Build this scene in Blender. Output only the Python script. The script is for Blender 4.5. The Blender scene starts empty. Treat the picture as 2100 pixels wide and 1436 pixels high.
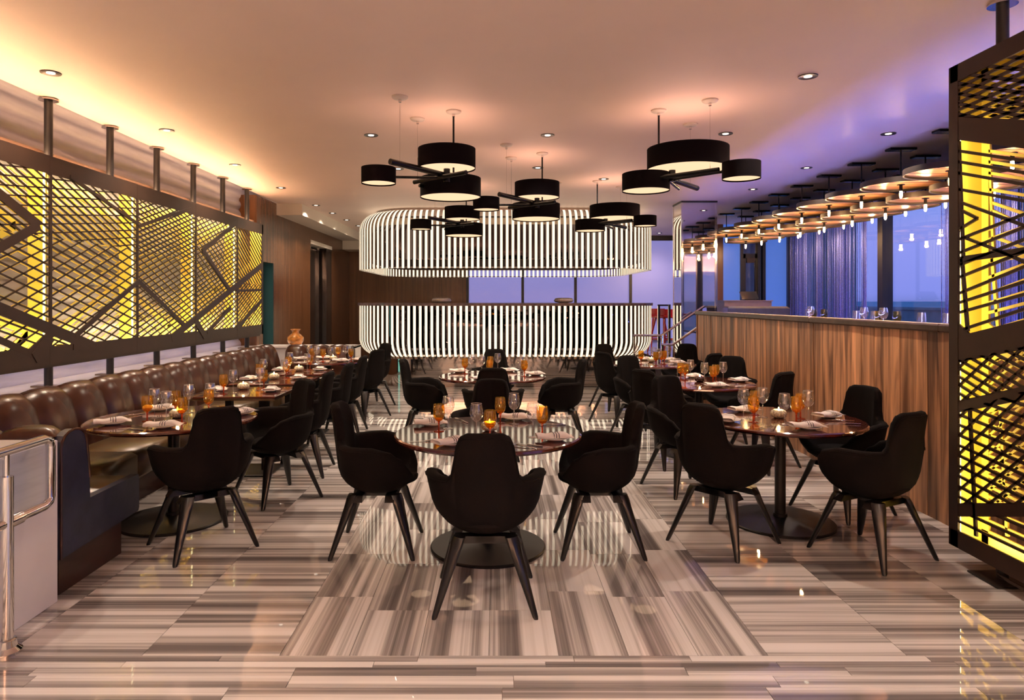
import bpy, math, random
from mathutils import Vector, Matrix
random.seed(7)
PI = math.pi
sc = bpy.context.scene
C = sc.collection
# ------------------------------------------------------------------ camera, world, exposure
F, CX, CY, H, CEIL = 1400.0, 1015.0, 616.0, 1.6, 3.3
cam = bpy.data.cameras.new('camera'); cam.lens = 24.0; cam.sensor_width = 36.0
cam.shift_x = (1050 - CX) / 2100; cam.shift_y = -(718 - CY) / 2100; cam.clip_end = 5000
co = bpy.data.objects.new('camera', cam); C.objects.link(co)
co.location = (0, 0, H); co.rotation_euler = (PI / 2, 0, 0); sc.camera = co
sc.view_settings.view_transform = 'Standard'; sc.view_settings.look = 'None'
sc.view_settings.gamma = 1; sc.view_settings.use_curve_mapping = False
sc.view_settings.exposure = 1.42
sc.cycles.max_bounces = 7; sc.cycles.diffuse_bounces = 4; sc.cycles.glossy_bounces = 4; sc.cycles.transparent_max_bounces = 16; sc.cycles.adaptive_threshold = .02
sc.cycles.sample_clamp_indirect = 4.0; sc.cycles.caustics_reflective = False; sc.cycles.caustics_refractive = False
SKY = .66          # dusk sky strength
DOWN = 44.0        # watts per recessed downlight
RIB = .60          # bar rib glow
w = bpy.data.worlds.new('dusk'); sc.world = w; w.use_nodes = True
nt = w.node_tree; nt.nodes.clear()
tc = nt.nodes.new('ShaderNodeTexCoord'); sep = nt.nodes.new('ShaderNodeSeparateXYZ')
mr = nt.nodes.new('ShaderNodeMapRange'); mr.inputs[1].default_value = -0.2; mr.inputs[2].default_value = 0.6
rp = nt.nodes.new('ShaderNodeValToRGB')
els = rp.color_ramp.elements
els[0].position = 0.0; els[0].color = (.06, .09, .26, 1)
els[1].position = 1.0; els[1].color = (.05, .22, .72, 1)
for p_, c_ in ((.24, (.10, .13, .34, 1)), (.26, (.165, .19, .53, 1)), (.36, (.205, .225, .58, 1)), (.52, (.13, .29, .68, 1))):
    e_ = els.new(p_); e_.color = c_
bg = nt.nodes.new('ShaderNodeBackground'); bg.inputs[1].default_value = SKY
wo = nt.nodes.new('ShaderNodeOutputWorld')
nt.links.new(tc.outputs['Generated'], sep.inputs[0]); nt.links.new(sep.outputs[2], mr.inputs[0])
nt.links.new(mr.outputs[0], rp.inputs[0]); nt.links.new(rp.outputs[0], bg.inputs[0]); nt.links.new(bg.outputs[0], wo.inputs[0])
def portal(loc, rot, sx, sy):
    l = bpy.data.lights.new('window_portal', 'AREA'); l.shape = 'RECTANGLE'; l.size = sx; l.size_y = sy
    l.cycles.is_portal = True
    o = bpy.data.objects.new('window_portal', l); C.objects.link(o); o.location = loc; o.rotation_euler = rot; o['kind'] = 'helper'
portal((6.85, 5.65, 1.9), (0, PI / 2, 0), 2.8, 19.3)
def P(px, py, Y): return Vector(((px - CX) * Y / F, Y, H - (py - CY) * Y / F))
def G(px, py, z):
    Y = (H - z) * F / (py - CY); return P(px, py, Y)
# ------------------------------------------------------------------ materials
MATS = {}
def newmat(name):
    m = bpy.data.materials.new(name); m.use_nodes = True; MATS[name] = m
    return m, m.node_tree, m.node_tree.nodes['Principled BSDF']
def mat(name, col, rough=.5, metal=0., var=.12, scale=6., bump=0., coat=0., emit=None, es=0., stretch=(1, 1, 1), spec=None, sheen=0):
    m, t, b = newmat(name)
    tc = t.nodes.new('ShaderNodeTexCoord'); mp = t.nodes.new('ShaderNodeMapping'); mp.inputs['Scale'].default_value = stretch
    nz = t.nodes.new('ShaderNodeTexNoise'); nz.inputs['Scale'].default_value = scale; nz.inputs['Detail'].default_value = 4
    t.links.new(tc.outputs['Object'], mp.inputs[0]); t.links.new(mp.outputs[0], nz.inputs['Vector'])
    r = t.nodes.new('ShaderNodeValToRGB')
    r.color_ramp.elements[0].position = .3; r.color_ramp.elements[1].position = .7
    r.color_ramp.elements[0].color = (*[max(0, c * (1 - var)) for c in col], 1)
    r.color_ramp.elements[1].color = (*[min(1, c * (1 + var)) for c in col], 1)
    t.links.new(nz.outputs['Fac'], r.inputs[0]); t.links.new(r.outputs[0], b.inputs['Base Color'])
    b.inputs['Roughness'].default_value = rough; b.inputs['Metallic'].default_value = metal
    if spec is not None: b.inputs['Specular IOR Level'].default_value = spec
    if coat: b.inputs['Coat Weight'].default_value = coat; b.inputs['Coat Roughness'].default_value = .04
    if sheen: b.inputs['Sheen Weight'].default_value = sheen
    if bump:
        bp = t.nodes.new('ShaderNodeBump'); bp.inputs['Strength'].default_value = bump; bp.inputs['Distance'].default_value = .01
        t.links.new(nz.outputs['Fac'], bp.inputs['Height']); t.links.new(bp.outputs[0], b.inputs['Normal'])
    if emit:
        b.inputs['Emission Color'].default_value = (*emit, 1); b.inputs['Emission Strength'].default_value = es
    return m
def glass(name, tint, gl=.06, rough=.02, ior=1.45, body=0.):
    m, t, b = newmat(name); t.nodes.remove(b)
    out = t.nodes['Material Output']
    tr = t.nodes.new('ShaderNodeBsdfTransparent'); tr.inputs[0].default_value = (*tint, 1)
    g = t.nodes.new('ShaderNodeBsdfGlossy'); g.inputs['Roughness'].default_value = rough
    fr = t.nodes.new('ShaderNodeFresnel'); fr.inputs[0].default_value = ior
    ad = t.nodes.new('ShaderNodeMath'); ad.operation = 'ADD'; ad.inputs[1].default_value = gl; ad.use_clamp = True
    mx = t.nodes.new('ShaderNodeMixShader')
    ge = t.nodes.new('ShaderNodeNewGeometry'); mp = t.nodes.new('ShaderNodeMapRange'); mp.inputs[3].default_value = ior; mp.inputs[4].default_value = 1 / ior
    t.links.new(ge.outputs['Backfacing'], mp.inputs[0]); t.links.new(mp.outputs[0], fr.inputs[0])
    t.links.new(fr.outputs[0], ad.inputs[0]); t.links.new(ad.outputs[0], mx.inputs[0])
    src = tr
    if body:
        tl = t.nodes.new('ShaderNodeBsdfTranslucent'); tl.inputs[0].default_value = (*[min(1, c * 1.05) for c in tint], 1); m2 = t.nodes.new('ShaderNodeMixShader'); m2.inputs[0].default_value = body
        t.links.new(tr.outputs[0], m2.inputs[1]); t.links.new(tl.outputs[0], m2.inputs[2]); src = m2
    t.links.new(src.outputs[0], mx.inputs[1]); t.links.new(g.outputs[0], mx.inputs[2]); t.links.new(mx.outputs[0], out.inputs[0])
    return m
def emis(name, col, s):
    m, t, b = newmat(name); t.nodes.remove(b)
    e = t.nodes.new('ShaderNodeEmission'); e.inputs[0].default_value = (*col, 1); e.inputs[1].default_value = s
    t.links.new(e.outputs[0], t.nodes['Material Output'].inputs[0]); return m
def marble(name, rnd=True):
    m, t, b = newmat(name)
    tc = t.nodes.new('ShaderNodeTexCoord'); oi = t.nodes.new('ShaderNodeObjectInfo')
    mp = t.nodes.new('ShaderNodeMapping'); mp.inputs['Scale'].default_value = (.07, 8.0, 1)
    if rnd:
        mu = t.nodes.new('ShaderNodeMath'); mu.operation = 'MULTIPLY'; mu.inputs[1].default_value = 57.3
        cb = t.nodes.new('ShaderNodeCombineXYZ')
        t.links.new(oi.outputs['Random'], mu.inputs[0])
        for i in range(3): t.links.new(mu.outputs[0], cb.inputs[i])
        t.links.new(cb.outputs[0], mp.inputs['Location'])
    t.links.new(tc.outputs['Object'], mp.inputs[0])
    n1 = t.nodes.new('ShaderNodeTexNoise'); n1.inputs['Scale'].default_value = 1.0; n1.inputs['Detail'].default_value = 5; n1.inputs['Roughness'].default_value = .68; n1.inputs['Distortion'].default_value = .10
    t.links.new(mp.outputs[0], n1.inputs['Vector'])
    r = t.nodes.new('ShaderNodeValToRGB'); e = r.color_ramp.elements
    e[0].position = .30; e[0].color = (.095, .086, .086, 1); e[1].position = .62; e[1].color = (.78, .75, .74, 1)
    for p_, c_ in ((.39, (.185, .168, .165, 1)), (.45, (.30, .275, .268, 1)), (.50, (.48, .45, .435, 1)), (.55, (.70, .665, .65, 1))):
        q = e.new(p_); q.color = c_
    t.links.new(n1.outputs['Fac'], r.inputs[0]); t.links.new(r.outputs[0], b.inputs['Base Color'])
    b.inputs['Roughness'].default_value = .022; b.inputs['Specular IOR Level'].default_value = .62
    return m
def wood(name, c0, c1, rough, sc_=(14, 14, .8), scale=2.2, coat=0, tvar=.08):
    m, t, b = newmat(name)
    tc = t.nodes.new('ShaderNodeTexCoord'); oi = t.nodes.new('ShaderNodeObjectInfo')
    mu = t.nodes.new('ShaderNodeMath'); mu.operation = 'MULTIPLY'; mu.inputs[1].default_value = 31.7
    cb = t.nodes.new('ShaderNodeCombineXYZ'); mp = t.nodes.new('ShaderNodeMapping'); mp.inputs['Scale'].default_value = sc_
    t.links.new(oi.outputs['Random'], mu.inputs[0])
    for i in range(3): t.links.new(mu.outputs[0], cb.inputs[i])
    t.links.new(cb.outputs[0], mp.inputs['Location']); t.links.new(tc.outputs['Object'], mp.inputs[0])
    n = t.nodes.new('ShaderNodeTexNoise'); n.inputs['Scale'].default_value = scale; n.inputs['Detail'].default_value = 6; n.inputs['Distortion'].default_value = .8
    t.links.new(mp.outputs[0], n.inputs['Vector'])
    r = t.nodes.new('ShaderNodeValToRGB'); e = r.color_ramp.elements
    e[0].position = .32; e[0].color = (*c0, 1); e[1].position = .66; e[1].color = (*c1, 1)
    t.links.new(n.outputs['Fac'], r.inputs[0])
    tone = t.nodes.new('ShaderNodeMapRange'); tone.inputs[3].default_value = 1 - tvar; tone.inputs[4].default_value = 1 + tvar
    hs = t.nodes.new('ShaderNodeHueSaturation'); t.links.new(oi.outputs['Random'], tone.inputs[0]); t.links.new(tone.outputs[0], hs.inputs['Value'])
    t.links.new(r.outputs[0], hs.inputs['Color']); t.links.new(hs.outputs[0], b.inputs['Base Color'])
    b.inputs['Roughness'].default_value = rough
    if coat: b.inputs['Coat Weight'].default_value = coat
    bp = t.nodes.new('ShaderNodeBump'); bp.inputs['Strength'].default_value = .35; bp.inputs['Distance'].default_value = .006
    t.links.new(n.outputs['Fac'], bp.inputs['Height']); t.links.new(bp.outputs[0], b.inputs['Normal'])
    return m
marble('marble_tile'); marble('marble_field', False)
mat('grout', (.16, .13, .11), .5)
mat('ceiling_paint', (.88, .69, .61), .5, var=.02, scale=1.5)
mat('soffit_paint', (.72, .64, .55), .6, var=.02)
mat('plaster', (.35, .325, .37), .75, var=.14, scale=3, stretch=(1, .5, 5))
mat('white_stone', (.74, .70, .68), .25, var=.06, scale=4)
mat('white_panel', (.84, .83, .87), .22, var=.02)  # slight cool tint bakes bluish window light into the white
wood('brown_panel', (.085, .034, .014), (.15, .062, .025), .26, (10, 10, .25), 1.6)
mat('near_black', (.012, .011, .012), .35)
mat('dark_door', (.02, .014, .012), .12, coat=.5)
mat('mullion', (.012, .013, .018), .35)
mat('teal_glass', (.25, .55, .5), .15, emit=(.25, .75, .65), es=.35)
mat('frosted_pane', (.13, .13, .30), .30, var=.05, scale=.8, emit=(.25, .235, .58), es=.32)  # emission stands in for dusk light coming through the pane
mat('blue_pane', (.06, .14, .45), .25, var=.06, scale=.8, emit=(.05, .13, .50), es=.30)  # blue dusk light put into the pane as emission
glass('window_glass', (.93, .96, 1.0), .035)
mat('mirror', (.72, .70, .70), .02, 1.0, var=.02)
mat('dark_mirror', (.085, .065, .065), .03, 1.0, var=.06)
mat('riser_mirror', (.55, .48, .44), .04, 1.0, var=.04)
mat('chrome', (.75, .72, .70), .08, 1.0, var=.03)
mat('bronze', (.030, .014, .008), .45, .1, var=.15)
mat('yellow_paint', (.72, .52, .075), .5, var=.05)
emis('led_strip', (1.0, .84, .50), 40.0)
emis('led_low', (1.0, .80, .36), 9.0)
emis('led_line', (1.0, .85, .42), 1.3)
emis('cove_led', (1.0, .74, .60), 1.2)
emis('added_up_led', (1.0, .58, .30), 34.0)
emis('rear_fill_led', (1.0, .62, .42), 140.0)
emis('added_drum_glow', (1.0, .56, .38), 1.2)
emis('sill_fill_led', (.14, .22, 1.0), 16.0)
emis('violet_fill_led', (.24, .27, 1.0), 36.0)
emis('lavender_fill_led', (.74, .70, 1.0), 5.0)
wood('barn_board', (.095, .034, .016), (.70, .355, .175), .42, (7, 7, .45), 1.9, tvar=.30)
wood('purple_board', (.04, .03, .05), (.10, .07, .09), .5)
mat('cap_metal', (.09, .055, .04), .35, .5, var=.25, scale=9)
mat('leather', (.046, .016, .009), .27, var=.30, scale=5, bump=.12, spec=.42)
mat('blue_leather', (.020, .024, .055), .40, var=.30, scale=9, bump=.2)
mat('seat_leather', (.070, .044, .018), .28, var=.25, scale=5, bump=.12)
mat('plinth_wood', (.030, .008, .006), .3, var=.2, stretch=(1, 1, 6))
mat('upholstery', (.0056, .0045, .0044), .95, var=.15, scale=120, bump=.05, spec=.12)
mat('black_wood', (.006, .0055, .006), .28, var=.2)
mat('oxblood', (.075, .016, .010), .10, var=.12, scale=3, coat=.8)
mat('brass_edge', (.30, .22, .15), .25, .8)
mat('table_metal', (.012, .011, .011), .38, .4, var=.3, scale=10)
mat('rib_side', (.36, .26, .19), .35, .2)
emis('rib_light', (1.0, .82, .58), RIB)
mat('bar_stone', (.12, .085, .09), .12, var=.35, scale=14)
mat('drum_fabric', (.0035, .0022, .0035), .95, spec=.1, var=.1, scale=60)
emis('drum_diffuser', (1.0, .62, .37), .50)
mat('black_metal', (.008, .008, .010), .22, .6)
mat('canopy_white', (.62, .55, .50), .4)
wood('disc_wood', (.26, .115, .030), (.46, .235, .075), .34, (1.5, 9, 9), 1.3)
mat('disc_rim', (.016, .009, .006), .5)
emis('bulb_glow', (1.0, .62, .28), 22.0)
emis('spot_lens', (1.0, .86, .68), 1.4)
mat('trim_dark', (.05, .04, .035), .3, .6)
mat('bead_chain', (.13, .17, .66), .35, .5, var=.35, scale=40)
mat('porcelain', (.80, .75, .72), .15, var=.02)
mat('napkin', (.78, .72, .69), .8, var=.04)
mat('napkin_stripe', (.035, .03, .05), .8)
mat('cutlery', (.62, .58, .55), .14, 1.0)
glass('clear_glass', (.97, .97, .98), .15, ior=1.8, body=.04)
glass('amber_glass', (.97, .62, .13), .07, body=.13)
glass('amber_stem', (.80, .24, .02), .07, body=.2)
glass('smoke_glass', (.75, .60, .25), .05)
mat('mottled_glass', (.62, .54, .38), .15, var=.75, scale=90, coat=.5)
mat('dark_votive', (.05, .025, .025), .1, var=.6, scale=60, coat=.5)
mat('wax', (.9, .82, .7), .5, emit=(1, .7, .35), es=.5)
emis('flame', (1.0, .72, .30), 40.0)
mat('vase_glass', (.50, .20, .035), .08, var=.55, scale=16, coat=1)
mat('crystal', (.62, .58, .56), .06, .35, var=.2, scale=30, coat=.6)
mat('red_lacquer', (.32, .010, .012), .25, coat=.4)
mat('host_panel', (.16, .13, .20), .4)
mat('screen_black', (.01, .02, .05), .12)
mat('concrete', (.22, .19, .18), .8, var=.15, scale=2)
mat('asphalt', (.24, .22, .23), .8, var=.3, scale=.05)
mat('speaker_white', (.62, .52, .44), .5)
# ------------------------------------------------------------------ mesh builder
class MB:
    def __init__(s): s.v = []; s.f = []; s.mi = []
    def face(s, idx, m=0): s.f.append(idx); s.mi.append(m)
    def hexa(s, p, m=0):
        n = len(s.v); s.v += [tuple(q) for q in p]
        for q in ((0, 3, 2, 1), (4, 5, 6, 7), (0, 1, 5, 4), (1, 2, 6, 5), (2, 3, 7, 6), (3, 0, 4, 7)): s.face([n + i for i in q], m)
        return s
    def box(s, x0, x1, y0, y1, z0, z1, m=0):
        return s.hexa([(x0, y0, z0), (x1, y0, z0), (x1, y1, z0), (x0, y1, z0), (x0, y0, z1), (x1, y0, z1), (x1, y1, z1), (x0, y1, z1)], m)
    def bbox(s, x0, x1, y0, y1, z0, z1, b, m=0):   # box with chamfered top/bottom rims
        n = len(s.v)
        for (d, z) in ((b, z0), (0, z0 + b), (0, z1 - b), (b, z1)):
            s.v += [(x0 + d, y0 + d, z), (x1 - d, y0 + d, z), (x1 - d, y1 - d, z), (x0 + d, y1 - d, z)]
        for k in range(3):
            for i in range(4): s.face([n + 4 * k + i, n + 4 * k + (i + 1) % 4, n + 4 * k + 4 + (i + 1) % 4, n + 4 * k + 4 + i], m)
        s.face([n + 3, n + 2, n + 1, n], m); s.face([n + 12, n + 13, n + 14, n + 15], m); return s
    def tube(s, a, b, r, n=10, r2=None, m=0, caps=True):
        a = Vector(a); b = Vector(b); d = (b - a).normalized(); r2 = r if r2 is None else r2
        u = d.orthogonal().normalized(); w_ = d.cross(u); k = len(s.v)
        for c, rr in ((a, r), (b, r2)):
            for i in range(n):
                t = 2 * PI * i / n; s.v.append(tuple(c + u * rr * math.cos(t) + w_ * rr * math.sin(t)))
        for i in range(n): s.face([k + i, k + (i + 1) % n, k + n + (i + 1) % n, k + n + i], m)
        if caps: s.face([k + n - 1 - i for i in range(n)], m); s.face([k + n + i for i in range(n)], m)
        return s
    def path(s, pts, r, n=8, m=0):
        pts = [Vector(p) for p in pts]; k0 = len(s.v); prev = None
        for j, p in enumerate(pts):
            d = (pts[min(j + 1, len(pts) - 1)] - pts[max(j - 1, 0)]).normalized()
            u = d.orthogonal().normalized() if prev is None else (prev - d * prev.dot(d)).normalized()
            prev = u; w_ = d.cross(u)
            for i in range(n):
                t = 2 * PI * i / n; s.v.append(tuple(p + u * r * math.cos(t) + w_ * r * math.sin(t)))
        for j in range(len(pts) - 1):
            for i in range(n):
                a = k0 + j * n + i; b = k0 + j * n + (i + 1) % n; s.face([a, b, b + n, a + n], m)
        s.face([k0 + n - 1 - i for i in range(n)], m); e = k0 + (len(pts) - 1) * n; s.face([e + i for i in range(n)], m); return s
    def lathe(s, prof, n=24, c=(0, 0, 0), m=0, cap0=True, cap1=True):
        k = len(s.v)
        for r, z in prof:
            for i in range(n):
                t = 2 * PI * i / n; s.v.append((c[0] + r * math.cos(t), c[1] + r * math.sin(t), c[2] + z))
        for j in range(len(prof) - 1):
            for i in range(n):
                a = k + j * n + i; b = k + j * n + (i + 1) % n; s.face([a, b, b + n, a + n], m)
        if cap0: s.face([k + n - 1 - i for i in range(n)], m)
        if cap1: e = k + (len(prof) - 1) * n; s.face([e + i for i in range(n)], m)
        return s
    def grid(s, pts, m=0, closed=False):
        k = len(s.v); nr = len(pts); nc = len(pts[0])
        for row in pts: s.v += [tuple(p) for p in row]
        for j in range(nr - 1):
            for i in range(nc if closed else nc - 1):
                a = k + j * nc + i; b = k + j * nc + (i + 1) % nc; s.face([a, b, b + nc, a + nc], m)
        return s
    def poly(s, pts, z0, z1, m=0):
        k = len(s.v); n = len(pts)
        s.v += [(p[0], p[1], z0) for p in pts] + [(p[0], p[1], z1) for p in pts]
        s.face([k + n - 1 - i for i in range(n)], m); s.face([k + n + i for i in range(n)], m)
        for i in range(n): s.face([k + i, k + (i + 1) % n, k + n + (i + 1) % n, k + n + i], m)
        return s
    def mesh(s, name, mats, smooth=0.):
        me = bpy.data.meshes.new(name); me.from_pydata(s.v, [], s.f)
        for m in (mats if isinstance(mats, (list, tuple)) else [mats]): me.materials.append(MATS[m])
        me.polygons.foreach_set('material_index', s.mi)
        if smooth:
            me.polygons.foreach_set('use_smooth', [True] * len(me.polygons))
            if smooth < 3: me.set_sharp_from_angle(angle=smooth)
        me.update(); return me
    def build(s, name, mats, parent=None, smooth=0.): return link(name, s.mesh(name, mats, smooth), parent)
def link(name, me, parent=None, loc=None, rz=None):
    o = bpy.data.objects.new(name, me); C.objects.link(o)
    if parent: o.parent = parent
    if loc is not None: o.location = loc
    if rz is not None: o.rotation_euler = (0, 0, rz)
    return o
def tag(o, label, cat, group=None, kind=None):
    o['label'] = label; o['category'] = cat
    if group: o['group'] = group
    if kind: o['kind'] = kind
    return o
def thing(name, label, cat, loc=(0, 0, 0), rz=0, group=None, kind=None):
    o = link(name, None, None, loc, rz); o.empty_display_size = .1
    return tag(o, label, cat, group, kind)
def inst(root_name, label, cat, parts, loc, rz=0, group=None):   # a thing from shared part meshes [(name, mesh, [subparts])]
    t = thing(root_name, label, cat, loc, rz, group)
    for p in parts:
        o = link(p[0], p[1], t)
        for q in (p[2] if len(p) > 2 else []): link(q[0], q[1], o)
    return t
def struct(o, label, cat): return tag(o, label, cat, kind='structure')
def spot(loc, W, col=(1, .72, .46), size=1.9, blend=.7, rad=.04, parent=None, name='lamp_light'):
    l = bpy.data.lights.new(name, 'SPOT'); l.energy = W; l.color = col; l.spot_size = size; l.spot_blend = blend; l.shadow_soft_size = rad
    o = bpy.data.objects.new(name, l); C.objects.link(o); o.location = loc
    if parent: o.parent = parent
    return o
def point(loc, W, col, rad=.03, parent=None, name='lamp_light'):
    l = bpy.data.lights.new(name, 'POINT'); l.energy = W; l.color = col; l.shadow_soft_size = rad
    o = bpy.data.objects.new(name, l); C.objects.link(o); o.location = loc
    if parent: o.parent = parent
    return o
ORD = ['first', 'second', 'third', 'fourth', 'fifth', 'sixth', 'seventh', 'eighth', 'ninth', 'tenth', 'eleventh', 'twelfth', 'thirteenth']
SM = .6
# ------------------------------------------------------------------ floor: marble tiles one by one
fl = MB().box(-4.2, 3.3, -4, 18, -.12, -.006).build('floor', 'grout')
struct(fl, 'polished striped marble tile floor', 'floor')
tiles = []   # (cx, cy, sx, sy, along_y)
xs_side = [-3.45, -2.83, -2.21, -1.59, -.97] ; xs_r = [1.23, 1.855, 2.48, 3.105, 3.25]
random.seed(3)
for xs in (xs_side, xs_r):
    for a, b in zip(xs, xs[1:]):
        y = 3.073 + random.choice((0, -.15, -.09)) 
        y = 3.073; first = random.choice((.305, .2, .26, .15))
        while y < 12.7:
            d = first if y == 3.073 else .305
            tiles.append(((a + b) / 2, y + d / 2, b - a, d, False)); y += d
n = 7; wd = 2.2 / n
for i in range(n):
    y = 3.073; first = random.choice((.68, .45, .25, .61, .68))
    while y < 12.7:
        d = first if y == 3.073 else .62
        tiles.append((-.97 + wd * (i + .5), y + d / 2, wd, d, True)); y += d
yb = [3.073, 3.023, 2.975, 2.909, 2.821, 2.715, 2.60, 2.48]
for k in range(len(yb) - 1):
    x = -3.3 + random.random() * .8
    while x < 3.3:
        L = random.uniform(.5, 1.15); tiles.append((x + L / 2, (yb[k] + yb[k + 1]) / 2, L, yb[k] - yb[k + 1], False)); x += L
tiles.sort(key=lambda t: t[1])
TB = {}
def tile_mesh(L, W):
    key = (round(L, 3), round(W, 3))
    if key not in TB:
        g = .0012; TB[key] = MB().box(-L / 2 + g, L / 2 - g, -W / 2 + g, W / 2 - g, -.006, 0).mesh('tile', 'marble_tile')
    return TB[key]
far = MB()
for i, (x, y, sx, sy, al) in enumerate(tiles):
    if i < 298:
        link('tile', tile_mesh(sy, sx) if al else tile_mesh(sx, sy), fl, (x, y, 0), PI / 2 if al else (PI if random.random() < .5 else 0))
    else: far.box(x - sx / 2 + .0012, x + sx / 2 - .0012, y - sy / 2 + .0012, y + sy / 2 - .0012, -.006, 0)
fo = far.build('tile_field', 'marble_field', fl); fo['kind'] = 'stuff'
nb = MB().box(-4.2, 3.3, -4, 2.47, -.006, 0).build('tile_field', 'marble_field', fl); nb['kind'] = 'stuff'
# ------------------------------------------------------------------ ceiling, walls
ce = MB().box(-3.80, 7.2, -4, 18.2, CEIL, CEIL + .15).build('ceiling', 'ceiling_paint'); struct(ce, 'smooth painted ceiling over the dining room', 'ceiling')
cv = MB().box(-4.4, -3.80, -4, 12, 3.62, 3.7).box(-3.82, -3.80, -4, 12, 3.45, 3.62).box(-4.4, -3.8, 11.98, 12.1, 3.3, 3.7).build('trim_1', 'soffit_paint', None)
struct(cv, 'ceiling light slot along the ridged wall', 'trim')
MB().box(-3.84, -3.82, -3, 11.9, 3.36, 3.40).build('led_strip', 'cove_led', cv)
pts = []
for j in range(150):
    z = .0 + 3.62 * j / 149; row = []
    for i in range(30):
        y = -4 + 15.9 * i / 29
        ph = (z + .018 * math.sin(y * 2.1) + .012 * math.sin(y * 5.3 + z * 3)) / .16
        row.append((-4.14 + .05 * abs(math.sin(ph * PI)) ** .8 , y, z))
    pts.append(row)
wl = MB().grid(pts).build('wall_left', 'plaster', None, 3); struct(wl, 'pale ridged plaster wall behind the lattice screen', 'wall')
MB().box(-4.35, -4.15, -4, 12, 0, 3.7).build('wall_core', 'soffit_paint', wl)
wb = MB().box(-4.4, 7.2, -4.2, -4, 0, 3.6).box(-4.4, 7.2, -4, -3.7, 2.6, 2.64).box(-4.4, 7.2, -3.72, -3.7, 2.64, 2.74).build('wall_front', 'soffit_paint')
MB().box(-3.5, 6.5, -3.86, -3.8, 2.645, 2.66).build('added_cove_strip', 'rear_fill_led', wb); struct(wb, 'plain wall behind the viewpoint', 'wall')  # unseen cove light added to brighten the ceiling
# brown panelled wall on the left, beyond the screen, with two openings
XB = -3.84
wp = MB().box(XB - .3, XB - .02, 11.0, 11.3, 0, 3.3).box(XB - .3, XB - .02, 11.3, 11.85, 2.24, 3.3).box(XB - .3, XB - .02, 11.85, 14.2, 0, 3.3)\
    .box(XB - .3, XB - .02, 14.2, 16.05, 2.86, 3.3).box(XB - .3, XB - .02, 16.05, 18.2, 0, 3.3).build('wall_left_panelled', 'brown_panel')
struct(wp, 'dark brown panelled wall beyond the lattice screen', 'wall')
def panel_run(y0, y1, z0, z1, n):
    for i in range(n):
        a = y0 + (y1 - y0) * i / n; b = y0 + (y1 - y0) * (i + 1) / n
        MB().box(XB - .02, XB, a + .002, b - .002, z0, z1).build('panel', 'brown_panel', wp)
panel_run(11.0, 11.3, 0, 2.24, 1); panel_run(11.0, 14.2, 2.24, 3.3, 3); panel_run(11.85, 14.2, 0, 2.24, 2)
panel_run(14.2, 16.05, 2.86, 3.3, 1); panel_run(16.05, 18, 0, 3.3, 2)
d1 = thing('door_1', 'narrow black doorway with teal glass beside the lattice screen', 'door', (XB, 11.3, 0), kind='structure')
MB().box(-.3, -.24, 0, .55, 0, 2.24).build('back_panel', 'near_black', d1)
MB().box(-.24, -.02, 0, .03, 0, 2.24).build('teal_glass', 'teal_glass', d1)
MB().box(-.235, -.22, .03, .22, 0, 2.2).build('teal_pane', 'teal_glass', d1)
MB().box(-.2, 0.0, .52, .55, 0, 2.24).build('jamb', 'near_black', d1)
d2 = thing('door_2', 'tall dark glass door with chrome pull in the brown wall', 'door', (XB, 14.2, 0), kind='structure')
MB().box(-.3, -.27, 0, 1.85, 0, 2.86).build('recess_panel', 'near_black', d2)
dl = MB().box(-.17, -.13, .05, 1.2, .02, 2.72).build('door_leaf', 'dark_door', d2)
MB().tube((-.10, .28, .95), (-.10, .28, 1.65), .018).build('pull_handle', 'chrome', dl)
MB().box(-.3, .012, 0, 1.85, 2.78, 2.86).build('head_trim', 'soffit_paint', d2)
MB().box(-.26, .0, 1.35, 1.85, 0, 2.78).build('jamb', 'dark_door', d2)
MB().box(-.2, -.08, .12, .34, 2.7, 2.78).build('closer', 'chrome', d2); MB().box(-.2, -.08, .85, 1.05, 2.7, 2.78).build('closer', 'chrome', d2)
so = MB().box(XB + .0, -3.39, 12.0, 17.2, 3.1, 3.3).build('soffit', 'soffit_paint'); struct(so, 'dropped ceiling box along the brown wall', 'soffit')
so2 = MB().box(XB, -2.6, 17.2, 18.0, 2.88, 3.3).build('soffit', 'soffit_paint'); struct(so2, 'low ceiling box in the far left corner', 'soffit')
bw = MB().box(-3.84, -.72, 18, 18.2, 0, 3.3).build('wall_back', 'brown_panel'); struct(bw, 'dark brown wall behind the bar', 'wall')
for i in range(3): MB().box(-3.84 + 1.04 * i + .003, -3.84 + 1.04 * (i + 1) - .003, 17.98, 18, 0, 3.3).build('panel', 'brown_panel', bw)
xsw = [-.72, .73, 2.12, 3.57, 4.98]
w1 = thing('window_1', 'row of frosted lavender panes behind the bar', 'window', (0, 18, 0), kind='structure')
for a, b in zip(xsw, xsw[1:]): MB().box(a + .03, b - .03, 0, .03, .54, 3.18).build('pane', 'frosted_pane', w1)
for a in xsw: MB().box(a - .035, a + .035, -.05, .06, .54, 3.2).build('mullion', 'mullion', w1)
MB().box(-.72, 5.0, -.05, .06, 3.17, 3.3).build('header', 'mullion', w1)
MB().box(-.72, 5.0, 0, .2, 0, .6).build('sill', 'brown_panel', w1)
sw = MB().box(4.98, 5.1, 15.25, 18.2, .5, 3.3).build('wall_side', 'brown_panel'); struct(sw, 'short wall return behind the mirrored column', 'wall')
w2 = thing('window_2', 'blue panes and dark framed glass door at the far right', 'window', (0, 15.3, .54), kind='structure')
MB().box(4.98, 5.50, 0, .04, 0, 2.76).build('pane', 'blue_pane', w2)
for x in (5.52, 5.90, 6.02): MB().box(x - .03, x + .03, -.05, .08, 0, 2.76).build('mullion', 'mullion', w2)
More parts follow.
